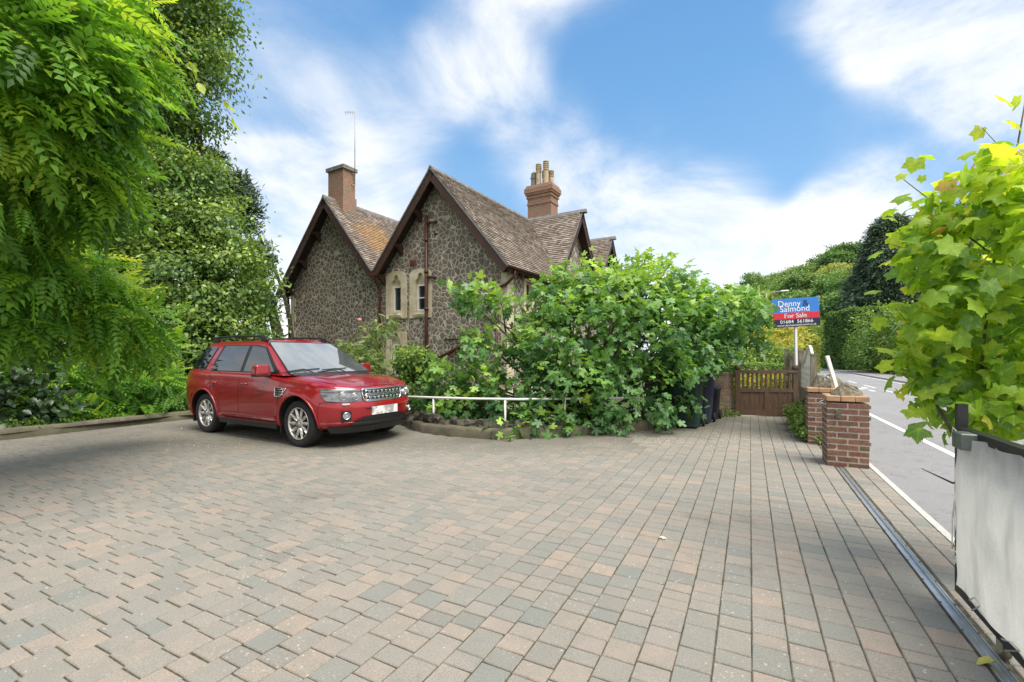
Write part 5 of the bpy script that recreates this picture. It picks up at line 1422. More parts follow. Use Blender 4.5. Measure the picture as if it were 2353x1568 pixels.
for s in (0, 1):
    b = MB(); x0, x1 = (.11, L_/2-.05) if s == 0 else (L_/2+.05, L_-.11)
    for q in range(5): b.box((x0+(x1-x0)*(q+.5)/5, .004*(q % 2), .355), ((x1-x0)/5-.004, .02, .41))
    b.build('panel', M_WD, wg)
b = MB(); b.tube([(.30, -.03, 1.03), (.30, -.035, 1.045), (.52, -.035, 1.045), (.55, -.035, 1.03), (.52, -.035, 1.015), (.30, -.035, 1.015), (.27, -.035, 1.03), (.30, -.035, 1.045)], .004, 5); b.build('name_plate', M_STL, wg)
b = MB(); b.box((L_-.12, -.04, 1.03), (.22, .02, .025)); b.build('latch', MATS['weathered_steel'], wg)
b = MB(); b.box((0, 0, .012), (1.3, .28, .024)); o = b.build('threshold', mk('pale_slab', (.52, .49, .43), .8)); o.location = (5.95, 10.72, 0); tag(o, 'pale stone slab under the wooden garden gate', 'slab')
b = MB(); b.box((0, 0, .76), (.13, .12, 1.52)); gp_ = b.build('gate_post', M_GW); gp_.location = (6.72, 10.50, 0); tag(gp_, 'thick grey wooden post the garden gate closes on', 'post')
b = MB(); b.box((-.01, -.09, 1.16), (.09, .08, .05)); b.box((-.01, -.10, 1.12), (.11, .11, .015)); b.build('post_lamp', M_BLK, gp_)
b = MB(); b.box((.005, -.07, .70), (.07, .03, .12)); b.build('door_bell', M_WHT, gp_); b = MB(); b.box((0, -.075, .98), (.09, .03, .12)); b.build('latch_keep', M_STL, gp_)
# posts of the fence beyond the gate
for (x, y, lab) in ((7.46, 12.4, 'left of the two weathered posts behind the garden gate'), (7.05, 11.35, 'right of the two weathered posts behind the garden gate')):
    b = MB(); b.box((0, 0, .78), (.11, .11, 1.56)); b.box((0, 0, 1.57), (.13, .13, .03)); o = b.build('fence_post', M_GW); o.location = (x, y, 0); o.rotation_euler = (0, 0, R(-27)); tag(o, lab, 'post')
b = MB()
for z in (1.35, 1.05, .75, .4): b.box((0, 0, z), (.03, 1.0, .10))
for y in np.linspace(-.45, .45, 6): b.box((.03, y, .85), (.02, .09, 1.25))
o = b.build('slatted_fence', M_GW); o.location = (7.28, 11.88, 0); o.rotation_euler = (0, 0, R(-22)); tag(o, 'short weathered fence panel between the two posts behind the gate', 'fence')
# rubble wall under the fence, and trellis panel on it
bl = lambda s, w=-.30: E0+UD*s+VD*w
b = MB(); rn = []
for s in np.arange(2.15, 5.2, .17):
    for z in np.arange(.06, .52, .13):
        c_ = bl(s+rng.uniform(-.04, .04), -.30+rng.uniform(-.03, .03)); sz = rng.uniform(.11, .17)
        rough_block(b, (c_.x, c_.y, z), (sz*1.5, .30, .135), Matrix.Rotation(R(-27.5+rng.uniform(-9, 9)), 3, 'Z') @ Matrix.Rotation(R(rng.uniform(-8, 8)), 3, 'X'), 0, j=.03, bev=.03)
o = recalc(b.build('rubble_wall', M_ROCK)); tag(o, 'low mossy rubble wall under the arched trellis panel', 'wall')
tp = bl(2.0, -.40); tl = 2.1
te = empty('trellis_fence', (tp.x, tp.y, 0), math.atan2(UD.y, UD.x), 'pale arched trellis fence panel between grey posts beside the lane', 'fence')
for x, h in ((.0, 1.42), (tl, 1.50)):
    b = MB(); b.box((x, 0, h/2+.1), (.10, .09, h-.2)); b.box((x, 0, h+.005), (.12, .11, .03)); b.build('post', M_GW, te)
b = MB()
def arch(x): u = x/tl; return 1.24+.28*math.exp(-((u-.30)/.25)**2)
N_ = 40
vsA = []
for i in range(N_+1):
    x = .06+(tl-.12)*i/N_; vsA += [(x, -.02, arch(x)), (x, .02, arch(x)), (x, .02, arch(x)+.07), (x, -.02, arch(x)+.07)]
b.add(vsA, [(i*4+k, i*4+(k+1) % 4, (i+1)*4+(k+1) % 4, (i+1)*4+k) for i in range(N_) for k in range(4)]); b.build('arched_rail', M_PW, te)
b = MB()
for x in np.arange(.10, tl-.06, .105): b.box((x, .0, (arch(x)+.78)/2), (.075, .012, arch(x)-.78))
for z in np.arange(.86, 1.25, .11): b.box((tl/2, -.012, z), (tl-.1, .010, .05))
b.build('trellis', M_PW, te)
for z in (.74, .56):
    b = MB(); b.box((tl/2, -.01, z), (tl-.08, .035, .07)); b.build('rail', M_GW, te)
b = MB()
for x in np.arange(.1, tl, .11): b.box((x, .012, .62), (.10, .015, .24))
b.build('boards', M_GW, te)
q = bl(1.98, -.22); b = MB(); bar(b, (0, 0, .98), (.34, -.05, .0+.50), (0, 1, 0), .05, (1, 0, 1), .08)
b = MB(); bar(b, (q.x, q.y, 1.40), (q.x+.09, q.y-.10, .86), (0, 1, 0), .03, (1, 0, .2), .055); o = b.build('strut', M_PW); tag(o, 'pale wooden strut leaning beside the farther brick pillar', 'strut')

# sale board
sb = empty('sale_board', (6.95, 11.15, 0), 0, 'estate agent sale board in blue, red and navy on a white post', 'sign')
b = MB(); bar(b, (0, 0, .1), (-.04, 0, 2.62), (1, 0, 0), .05, (0, 1, 0), .05); b.build('post', M_WHT, sb)
bd = empty('board', (-.05, -.045, 2.455)); bd.parent = sb; bd.rotation_euler = (0, R(-3.4), R(-4))
W_, H_ = 1.09, .70
def panel(z0, z1, colr, nm):
    b = MB(); b.box((0, 0, (z0+z1)/2), (W_, .012, z1-z0)); return b.build(nm, mk(nm, colr, .5, var=.04), bd)
panel(-.002, H_/2, (.035, .20, .60), 'blue_panel'); panel(-.155, -.002, (.62, .022, .045), 'red_panel'); panel(-H_/2, -.155, (.010, .014, .05), 'navy_panel')
M_TXT = mk('white_lettering', (.85, .85, .85), .5, var=.02); M_NTX = mk('navy_lettering', (.012, .02, .10), .5)
RX = Euler((R(90), 0, 0)).to_matrix().to_4x4()
def line(nm, txt, size, x, z, mat, xs=1, align='CENTER', off=0):
    b = MB(); text_into(b, txt, size, .001+off, Matrix.Translation((x, -.009, z)) @ RX, align, xs=xs)
    return b.build(nm, mat, bd)
line('agent_name', 'Denny', .205, -.42, .155, M_TXT, .98, 'LEFT'); line('ampersand', '&', .22, .16, .145, M_NTX, 1.1, 'LEFT', .0004); line('agent_name', 'Salmond', .205, -.38, .025, M_TXT, 1.0, 'LEFT', .0008)
def bold(nm, txt, size, x, z, xs=1):
    b = MB()
    for dx in (-.003, 0, .003):
        text_into(b, txt, size, .001+abs(dx)*.1, Matrix.Translation((x+dx, -.009, z)) @ RX, 'CENTER', xs=xs)
    return b.build(nm, M_TXT, bd)
bold('sale_lettering', 'For Sale', .155, -.02, -.125, 1.05); line('phone_number', '01684  561866', .115, 0, -.255, M_TXT, 1.12); line('web_address', 'www.dennyandsalmond.co.uk', .068, .0, -.325, M_TXT, 1.12)

# street lamp up the lane
sp_ = at(1761, 818, 38); lp = empty('street_lamp', (sp_.x, sp_.y, 0), 0, 'tall grey street lamp with a long arm, behind the sale board', 'street lamp')
b = MB(); b.tube([(0, 0, -.2), (0, 0, 1.2), (0, 0, 6.6)], [.09, .07, .055], 8); b.build('column', mk('lamp_grey', (.30, .33, .30), .6), lp)
b = MB(); b.tube([(0, 0, 6.55), (.0, 0, 6.62), (1.2, 0, 6.78)], .03, 6); b.build('arm', MATS['lamp_grey'], lp)
b = MB(); b.box((1.5, 0, 6.82), (.75, .22, .10), (0, R(-4), 0), taper=.7); b.build('lamp_head', mk('lamp_head_pale', (.60, .62, .62), .4), lp)
# far garden wall by the bend
fw = MB()
a_ = at(1872, 842, 60); c_ = at(1932, 842, 56); 
bar(fw, (a_.x-3, a_.y+2, .5), (c_.x, c_.y, .5), (0, 1, 0), .4, (0, 0, 1), 1.25); o = fw.build('stone_wall', M_RUB); tag(o, 'low grey stone wall at the bend of the lane', 'wall')
# ------------------------------------------------------------------ plants
L_WIST = leafmat('wisteria_leaf', [(0, (0.0405, 0.1126, 0.025)), (0.35, (0.1114, 0.2597, 0.0377)), (0.65, (0.2226, 0.4329, 0.0524)), (1, (0.5464, 0.658, 0.1047))], .45, .45)
L_TREE = leafmat('broad_leaf', [(0, (0.0603, 0.1117, 0.0433)), (0.35, (0.1319, 0.2374, 0.0679)), (0.7, (0.2827, 0.4189, 0.108)), (1, (0.5654, 0.6425, 0.1698))], .3, .42)
L_FIG = leafmat('fig_leaf', [(0, (0.0457, 0.1284, 0.0548)), (0.35, (0.0965, 0.2278, 0.0697)), (0.65, (0.216, 0.3935, 0.0873)), (1, (0.508, 0.6835, 0.1497))], .33, .36, .5)
L_VINE = leafmat('vine_leaf', [(0, (0.1032, 0.2156, 0.0891)), (0.25, (0.1651, 0.3234, 0.0495)), (0.5, (0.3096, 0.4959, 0.0495)), (0.8, (0.5676, 0.6899, 0.0891)), (0.97, (0.6811, 0.6468, 0.1188)), (1, (0.6398, 0.4096, 0.1386))], .5, .4, .45)
L_ROSE = leafmat('rose_leaf', [(0, (0.0576, 0.1103, 0.0375)), (0.5, (0.1536, 0.252, 0.075)), (1, (0.384, 0.441, 0.1688))], .3)
L_DARK = leafmat('dark_evergreen_leaf', [(0, (0.0164, 0.037, 0.02)), (0.5, (0.041, 0.084, 0.036)), (1, (0.1024, 0.1596, 0.06))], .15, .3, .5)
L_GOLD = leafmat('golden_leaf', [(0, (0.132, 0.198, 0.033)), (0.45, (0.33, 0.374, 0.066)), (0.75, (0.55, 0.495, 0.132)), (1, (0.682, 0.55, 0.242))], .4, .5)
L_HEDGE = leafmat('hedge_leaf', [(0, (0.0614, 0.126, 0.03)), (0.5, (0.1536, 0.2688, 0.06)), (1, (0.3277, 0.4536, 0.1))], .3)
L_PURP = leafmat('purple_leaf', [(0, (.03, .012, .015)), (1, (.12, .05, .05))], .2)
L_CON = leafmat('conifer_leaf', [(0, (0.047, 0.09, 0.0571)), (0.5, (0.1005, 0.165, 0.1)), (1, (0.2178, 0.2549, 0.1606))], .12, .6)
L_HILL = leafmat('woodland_leaf', [(0, (0.0749, 0.1475, 0.0634)), (0.4, (0.1498, 0.2825, 0.0888)), (0.7, (0.2621, 0.3808, 0.1109)), (1, (0.4243, 0.4668, 0.1585))], .25, .6)
M_BARK = NT('bark'); M_BARK.set(Base_Color=M_BARK.ramp(M_BARK.noise(8, 8, .7), [(.3, (.03, .024, .017)), (.7, (.11, .09, .065))]), Roughness=.95); M_BARK.bump(M_BARK.noise(20, 8), .8, .02); M_BARK = M_BARK.m
M_STEM = mk('green_brown_stem', (.12, .10, .045), .7, var=.4)

def lb(px, py, Y, r, ry=None, k=1.0):         # lobe from a place in view: radius in metres
    return (tuple(at(px, py, Y)), (r, ry or r, r*k))
def limbs(name, base, targets, r0, mat, parent, bend=.15, sub=5, n=6, twigs=0):
    b = MB(); base = Vector(base)
    for tgt in targets:
        tgt = Vector(tgt); d = tgt-base; L = d.length; pts = []; off = Vector(rng.normal(0, bend*L, 3)); off.z = abs(off.z)*.6
        for i in range(sub+1):
            t_ = i/sub; pts.append(base+d*t_+off*math.sin(t_*math.pi))
        b.tube(pts, [r0*(1-.8*i/sub)+.002 for i in range(sub+1)], n)
        for q in range(twigs):
            i = int(rng.integers(2, sub)); p = pts[i]; lt_ = min(L, 1.6); e_ = p+Vector(rng.normal(0, .22*lt_, 3))+Vector((0, 0, .15*lt_)); m_ = (p+e_)/2+Vector(rng.normal(0, .04*lt_, 3))
            b.tube([p, m_, e_], [r0*.35, r0*.22, r0*.08], 5)
    return b.build(name, mat, parent)

# --- fig bush
fb_ = empty('fig_bush', (1.3, 9.3, .1), 0, 'huge spreading fig bush with big lobed leaves in front of the house', 'fig bush')
def frel(l, o): return [((c[0]-o[0], c[1]-o[1], c[2]-o[2]), r) for c, r in l]
figL = [lb(1440, 760, 9.3, 1.15, 1.2), lb(1330, 790, 9.1, 1.0, 1.1), lb(1560, 780, 9.5, 1.0, 1.0, .9), lb(1650, 745, 10.1, .80, .9, .85), lb(1250, 800, 9.0, .5, .8, .9), lb(1450, 890, 8.9, 1.05, .9),
        lb(1300, 890, 8.7, .85, .8), lb(1530, 885, 9.0, .55, .6, .9), lb(1110, 880, 9.15, .50, .6, .7), lb(1020, 880, 9.2, .42, .5, .85), lb(1150, 930, 8.8, .50, .45, .7), lb(1040, 940, 9.0, .38, .4, .7), lb(1200, 965, 8.25, .40, .3, .6),
        lb(1500, 660, 9.7, .58, .6, .9), lb(1560, 690, 9.8, .55, .6), lb(1360, 660, 9.5, .55, .6, .8), lb(1290, 680, 9.3, .45, .5), lb(1690, 720, 10.1, .50, .6, .8), lb(1620, 690, 10, .42, .5, .8), lb(1430, 665, 9.8, .45, .6),
        lb(1100, 690, 9.0, .34, .35, .6), lb(1070, 680, 9.0, .22, .25, .6), lb(1160, 700, 9.1, .30, .3, .7), lb(1110, 775, 9.0, .18, .2, .8), lb(1185, 800, 9.0, .28, .4, .8), lb(1090, 800, 9.0, .25), lb(1330, 960, 8.3, .42, .35, .7), lb(1240, 985, 7.95, .26, .22, .6), lb(1175, 995, 7.75, .17, .15, .5), lb(1385, 980, 8.1, .20, .18, .7)]
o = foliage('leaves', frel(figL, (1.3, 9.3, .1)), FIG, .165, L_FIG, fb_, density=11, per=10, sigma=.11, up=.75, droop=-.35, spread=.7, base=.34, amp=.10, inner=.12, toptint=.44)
# keep leaves off the ground
tips = []
for (px, py, Y) in ((1490, 585, 9.8), (1470, 590, 9.8), (1345, 600, 9.6), (1380, 612, 9.6), (1540, 605, 9.9), (1280, 625, 9.4), (1640, 665, 10), (1040, 665, 9.0), (1690, 690, 10.2), (1075, 755, 9)): tips.append(at(px, py, Y)-Vector((1.3, 9.3, .1)))
limbs('branches', (0.1, -.2, -.1), tips+[Vector(c)*.95 for c, r in frel(figL, (1.3, 9.3, .1))[:22]], .038, M_BARK, fb_, bend=.08, twigs=4)
P = []; 
for tp_ in tips:
    for k in range(9): P.append(np.array(tp_)+rng.normal(0, .07, 3))
P = np.array(P); n_ = len(P)
leaves_obj('shoot_leaves', FIG, P, rng.normal(0, 1, (n_, 3))+[0, 0, .3], rng.normal(0, .4, (n_, 3))+[0, 0, 1], rng.uniform(.10, .17, n_), rng.uniform(.65, .95, n_), L_FIG, fb_)

# --- wisteria at left, near
ws_ = empty('wisteria', (-4.6, 4.6, 0), 0, 'bright green wisteria hanging in tiers at the left edge', 'wisteria')
WO = (-4.6, 4.6, 0)
wl = [lb(30, 110, 3.9, .60, .7), lb(140, 60, 4.2, .42, .6), lb(215, -10, 4.5, .34, .4, .6), lb(-120, 60, 3.6, .8, .8), lb(50, 280, 4.1, .55, .6, .8), lb(150, 240, 4.4, .36, .5, .7), lb(-80, 300, 3.9, .8, .8), lb(60, 400, 4.3, .46, .5, .5), lb(170, 420, 4.6, .30, .4, .35), lb(205, 330, 4.6, .22, .3, .4),
      lb(-80, 560, 4.6, .65, .7, .6), lb(10, 560, 4.9, .42, .6, .4), lb(90, 620, 5.3, .52, .6, .45), lb(200, 690, 5.7, .45, .5, .4), lb(30, 680, 5.2, .65, .6, .45), lb(280, 730, 6.1, .36, .4, .35), lb(140, 740, 5.6, .55, .5, .35), lb(-60, 720, 5.0, .7, .6, .45), lb(255, 800, 6.6, .34, .4, .4), lb(330, 790, 6.8, .22, .3, .3)]
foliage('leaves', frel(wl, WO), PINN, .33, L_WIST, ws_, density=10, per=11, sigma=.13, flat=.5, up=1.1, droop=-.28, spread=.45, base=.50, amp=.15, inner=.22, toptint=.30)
limbs('trunk', (-5.4, 3.2, -.1), [(-1.2, .4, 2.3)], .06, M_BARK, ws_, bend=.06)
limbs('stems', (-1.2, .4, 2.3), [Vector(c) for c, r in frel(wl, WO)], .028, M_BARK, ws_, bend=.10, twigs=3)
P = np.array([np.array(at(px, py, 4.6))-WO for px, py in ((330, 45), (350, 90), (315, 60), (365, 30), (300, 20), (340, 5))]); n_ = len(P)
leaves_obj('shoot_leaves', PINN, P, rng.normal(0, .3, (n_, 3))+[1, 0, -.3], rng.normal(0, .3, (n_, 3))+[0, 0, 1], rng.uniform(.2, .3, n_), rng.uniform(.8, 1, n_), L_WIST, ws_)
# trailing tips hanging free of the wisteria
b = MB(); b.tube([at(380, 60, 4.9), at(430, 140, 4.9), at(455, 180, 4.9)], .004, 5); b.tube([at(455, 180, 4.9), at(500, 215, 4.9), at(530, 265, 4.9)], .003, 5)
for v in range(len(b.v)): b.v[v] = tuple(Vector(b.v[v])-Vector(WO))
b.build('trailing_stem', M_STEM, ws_)
P = np.array([np.array(at(px, py, 4.9))-WO for px, py in ((425, 150), (440, 160), (455, 190), (515, 235), (525, 250), (533, 268))]); n_ = len(P)
leaves_obj('tip_leaves', SIMPLE, P, rng.normal(0, .4, (n_, 3))+[.5, 0, -.7], rng.normal(0, .6, (n_, 3))+[0, -1, .4], rng.uniform(.10, .16, n_), rng.uniform(.9, 1, n_), L_WIST, ws_)

# wisteria hedge along the far left kerb
hd = empty('wisteria_hedge', (-7.8, 9.6, 0), 0, 'low wisteria hedge growing behind the kerb up to the car', 'hedge')
HO = (-7.8, 9.6, 0)
hl = [lb(415, 900, 10.6, .45, .5, .9), lb(370, 895, 10.5, .55, .5, .8), lb(310, 900, 10.2, .62, .5, .8), lb(250, 905, 9.9, .60, .5, .8), lb(190, 900, 9.6, .7, .6, .9), lb(130, 900, 9.3, .6, .6, .9), lb(440, 925, 10.8, .4, .4), lb(330, 945, 9.9, .35, .3, .6), lb(220, 945, 9.5, .4, .3, .6), lb(150, 965, 9.0, .35, .25, .5), lb(270, 955, 9.6, .3, .25, .5), lb(90, 960, 8.8, .4, .3, .6), lb(360, 945, 10.1, .25, .2, .5)]
foliage('leaves', frel(hl, HO), PINN, .32, L_WIST, hd, density=15, per=6, sigma=.10, up=.7, droop=-.4, spread=.45, base=.34, amp=.13, toptint=.26)
limbs('stems', (-.6, .5, 0), [Vector(c)*.9 for c, r in frel(hl, HO)], .025, M_BARK, hd, twigs=3)
# dark shrubs under it
for (pts, lab, nm, o_) in (([lb(40, 930, 8.6, .75, .6, .8), lb(-60, 900, 8.2, .9, .7), lb(110, 945, 8.9, .5, .5, .7)], 'glossy dark laurel shrub in the shade at the left edge', 'laurel_shrub', (-9, 8.7, 0)),
                           ([lb(60, 860, 10.4, 1.2, .8), lb(190, 850, 11, 1.0, .8), lb(-60, 800, 10, 1.5, .9), lb(300, 850, 11.8, .9, .7), lb(390, 860, 12.4, .7, .6), lb(150, 790, 11.2, 1.3, .8), lb(20, 740, 10.6, 1.3, .8)], 'tall dark evergreen screen behind the wisteria hedge', 'evergreen_shrub', (-10.5, 10.8, 0))):
    e = empty(nm, o_, 0, lab, 'shrub'); foliage('leaves', frel(pts, o_), SIMPLE, .17, L_DARK, e, density=14, per=12, sigma=.15, up=.4, droop=-.3, base=.45, amp=.15)
    limbs('stems', (0, 0, 0), [Vector(c)*.9 for c, r in frel(pts, o_)], .03, M_BARK, e, twigs=3)
e = empty('ground_cover', (-7.9, 7.75, 0), 0, 'patch of low creeping plants at the left kerb', 'ground cover')
gl_ = [lb(20, 990, 8.0, .36, .3, .32), lb(70, 985, 8.2, .32, .3, .32), lb(-40, 1000, 7.8, .4, .3, .3), lb(100, 992, 8.3, .2, .2, .25)]
foliage('leaves', frel(gl_, (-7.9, 7.75, 0)), SIMPLE, .065, L_HEDGE, e, density=60, per=14, sigma=.04, base=.4)

# --- broad-leaved tree at left and pine behind
tr_ = empty('broadleaf_tree', (-9.5, 15.5, -.9), 0, 'large leafy broadleaf tree rising out of the picture at left', 'tree')
TO = (-9.5, 15.5, -.9)
tl_ = [lb(400, 60, 13.6, 1.25), lb(330, -60, 13.8, 1.7), lb(445, 150, 13.4, .75), lb(420, 250, 13.4, .75, 1, .8), lb(300, 160, 13.6, 1.3), lb(350, 330, 13.6, 1.1), lb(432, 420, 13.4, .95, 1, .8), lb(472, 520, 13.5, 1.0), lb(360, 480, 13.3, 1.3), lb(512, 600, 13.4, .85), lb(422, 640, 13.0, 1.2),
       lb(532, 690, 13.4, .75), lb(472, 760, 13.2, 1.1), lb(372, 760, 13.0, 1.1), lb(562, 770, 13.6, .45, .6, .8), lb(250, 500, 13.5, 1.3), lb(200, 250, 14.5, 1.8), lb(250, 650, 13, 1.1), lb(120, 0, 14, 2), lb(440, 10, 13.5, .9), lb(412, 835, 13.3, .6, .7, .7), lb(592, 650, 13.6, .22, .3, .5), lb(300, 780, 12.6, .9), lb(100, 450, 14.5, 1.8), lb(-100, 300, 14.5, 2.2), lb(-100, 700, 14, 2)]
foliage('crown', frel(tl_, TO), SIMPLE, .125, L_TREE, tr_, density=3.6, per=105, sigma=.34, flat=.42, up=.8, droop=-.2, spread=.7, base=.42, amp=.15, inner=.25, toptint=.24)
limbs('trunk', (0, 0, 0), [Vector(c) for c, r in frel(tl_, TO)], .13, M_BARK, tr_, bend=.02, sub=7, n=8, twigs=4)
pn = empty('pine_tree', (-9.6, 20, -.9), 0, 'dark pine whose tufted boughs show behind the broadleaf tree', 'pine tree'); PO = (-9.6, 20, -.9)
pl_ = [lb(520, 440, 19, .9, 1, .35), lb(560, 480, 19, .5, .6, .4), lb(575, 590, 19, .65, .8, .35), lb(590, 620, 19, .35, .5, .4), lb(545, 415, 19, .35, .4, .35), lb(595, 570, 19, .3, .4, .35), lb(570, 520, 19, .3, .4, .3), lb(470, 370, 19.3, .7, .7, .4), lb(600, 700, 19, .5, .6, .4)]
foliage('crown', frel(pl_, PO), NEEDLE, .30, L_CON, pn, density=16, per=30, sigma=.13, up=.9, droop=.4, spread=.9, base=.35)
limbs('trunk', (0, 0, 0), [Vector(c) for c, r in frel(pl_, PO)], .14, M_BARK, pn, bend=.05, sub=7, twigs=2)

# --- vine on the gate at right
vn = empty('grape_vine', (3.0, 2.5, 0), 0, 'yellow-green grape vine spilling over the gate at the right edge', 'vine'); VO = (3.0, 2.5, 0)
vl = [lb(2330, 600, 2.75, .46, .40), lb(2210, 620, 2.8, .27, .25), lb(2250, 480, 2.75, .24, .2), lb(2350, 440, 2.65, .22, .2), lb(2420, 500, 2.6, .4, .35), lb(2180, 730, 2.85, .22, .2), lb(2290, 760, 2.8, .32, .3), lb(2150, 820, 2.9, .20, .2, .9), lb(2230, 880, 2.85, .28, .25, .8), lb(2340, 900, 2.7, .26, .2, .8), lb(2160, 520, 2.9, .12), lb(2150, 640, 2.9, .12), lb(2450, 800, 2.7, .4, .3), lb(2120, 860, 2.95, .09, .1, .8), lb(2290, 960, 2.75, .10, .1, .6)]
foliage('leaves', frel(vl, VO), GRAPE, .105, L_VINE, vn, density=26, per=8, sigma=.075, up=.45, droop=-.7, spread=.85, base=.50, amp=.15, inner=.3, toptint=.30)
b = MB()
def vst(pts, r=.006): b.tube([Vector(at(*p))-Vector(VO) for p in pts], [r*(1-.6*i/(len(pts)-1)) for i in range(len(pts))], 6)
vst([(2250, 900, 2.8), (2270, 700, 2.78), (2290, 560, 2.75), (2330, 380, 2.7), (2362, 200, 2.65)], .009); vst([(2300, 600, 2.8), (2220, 540, 2.8), (2150, 470, 2.85), (2070, 408, 2.9)], .006)
vst([(2250, 600, 2.8), (2150, 590, 2.9), (2040, 560, 2.95)], .004); vst([(2290, 960, 2.75), (2300, 700, 2.75), (2360, 560, 2.7)], .012); vst([(2180, 880, 2.85), (2110, 870, 2.9), (2060, 905, 2.95)], .004); vst([(2200, 760, 2.85), (2100, 760, 2.9), (2050, 700, 2.95)], .004); vst([(2330, 380, 2.7), (2290, 330, 2.7), (2255, 292, 2.7)], .003)
for q in range(6):
    x0, y0 = (2050+40*q, 560+30*q) if q % 2 else (2260-30*q, 430+40*q); vst([(x0, y0, 2.9), (x0-12, y0+22, 2.9), (x0-4, y0+40, 2.88), (x0-22, y0+52, 2.9)], .0022)
b.build('stems', M_STEM, vn)
limbs('trunk', (.22, .10, -.02), [(.05, .15, 1.0), (.25, .2, 1.4), (-.15, .2, 1.3), (-.4, .3, 1.1)], .03, M_BARK, vn, bend=.05, twigs=2)
P = np.array([np.array(at(*p))-VO for p in ((2330, 245, 2.68), (2345, 290, 2.68), (2262, 355, 2.72), (2280, 395, 2.72), (2310, 235, 2.68), (2120, 405, 2.87), (2075, 400, 2.9), (2105, 365, 2.9), (2050, 500, 2.95), (2065, 545, 2.95), (2080, 740, 2.9), (2070, 905, 2.95), (2085, 940, 2.95), (2085, 890, 2.95), (2255, 295, 2.7), (2345, 340, 2.68), (2190, 430, 2.8))]); n_ = len(P)
leaves_obj('shoot_leaves', GRAPE, P, rng.normal(0, .5, (n_, 3))+[-.4, -.2, -.6], rng.normal(0, .4, (n_, 3))+[0, -.8, .6], rng.uniform(.05, .12, n_), rng.choice([.6, .7, .8, .85, .92], n_), L_VINE, vn)

# --- rose and small shrub by the house
ro = empty('rose_bush', (-2.7, 11.0, 0), 0, 'tall loose rose bush with one pink bloom behind the car bonnet', 'rose bush'); RO = (-2.7, 11.0, 0)
rl_ = [lb(835, 805, 11, .30, .35, .9), lb(870, 770, 11.2, .24), lb(810, 830, 10.8, .3), lb(840, 860, 10.8, .5, .4, .8), lb(895, 750, 11.3, .16, .2, .7), lb(790, 800, 11, .16), lb(860, 845, 10.8, .24)]
foliage('leaves', frel(rl_, RO), PINN, .15, L_ROSE, ro, density=34, per=7, sigma=.09, base=.5, amp=.15, toptint=.2)
limbs('stems', (0, 0, 0), [Vector(at(px, py, 11))-Vector(RO) for px, py in ((826, 738), (840, 760), (870, 750), (905, 740), (800, 780), (850, 800))], .012, M_STEM, ro, bend=.05, twigs=1)
fl = MB(); c0 = Vector(at(826, 736, 11))-Vector(RO)
fl.lathe([(.0, -.04), (.03, -.03), (.05, .0), (.052, .02), (.045, .04), (.035, .035), (.02, .045), (0, .03)], 9, c0, smooth=False)
fl.build('bloom', mk('pink_petal', (.75, .30, .32), .6, var=.15), ro)
fl = MB()
for (px, py) in ((790, 855), (800, 862), (780, 850), (845, 862)):
    c0 = Vector(at(px, py, 10.8))-Vector(RO); fl.lathe([(.001, 0), (.03, .01), (.04, .04), (.01, .05)], 7, c0)
fl.build('red_buds', mk('red_petal', (.45, .05, .03), .6, var=.2), ro)
sb_ = empty('small_shrub', (-2.2, 10.3, 0), 0, 'small round-topped shrub between the rose and the fig', 'shrub'); SO = (-2.2, 10.3, 0)
sl_ = [lb(950, 830, 10.3, .42, .4, .65), lb(935, 850, 10.2, .2), lb(985, 845, 10.3, .25), lb(950, 890, 10.2, .38, .35, 1)]
foliage('leaves', frel(sl_, SO), SIMPLE, .085, L_HEDGE, sb_, density=60, per=14, sigma=.06, base=.45, amp=.12, toptint=.25)
limbs('stems', (0, 0, 0), [Vector(c) for c, r in frel(sl_, SO)], .02, M_BARK, sb_, twigs=3)
# low planting behind the railing
lp_ = empty('low_shrub', (-1.2, 9.0, 0), 0, 'low leafy planting behind the white railing next to the car', 'shrub'); LO = (-1.2, 9.0, 0)
foliage('leaves', frel([lb(985, 935, 9.4, .36, .3, .8), lb(1050, 950, 9.2, .35, .3, .7), lb(950, 955, 9.5, .22, .2, .5), lb(1120, 955, 9.0, .3, .25, .5)], LO), SIMPLE, .10, L_FIG, lp_, density=40, per=10, sigma=.07, base=.35)

# --- verge plants at the pillar
vp_ = empty('verge_plants', (5.0, 7.9, 0), 0, 'low bright green creeping plants against the farther brick pillar', 'ground cover'); VP = (5.0, 7.9, 0)
foliage('leaves', frel([lb(1855, 980, 7.75, .17, .25, .9), lb(1862, 1000, 7.4, .12, .18, .9), lb(1845, 960, 8.3, .18, .3, 1), lb(1838, 945, 9.0, .14, .3, .9)], VP), SIMPLE, .055, L_HEDGE, vp_, density=160, per=12, sigma=.035, base=.55, toptint=.2)
e = empty('weed', (4.62, 10.55, 0), 0, 'thin flowering weed growing at the block wall by the bins', 'weed')
foliage('leaves', [((0, 0, .25), (.12, .1, .28)), ((.3, 0, .04), (.3, .08, .06))], SIMPLE, .06, L_HEDGE, e, density=120, per=8, sigma=.04, base=.45)

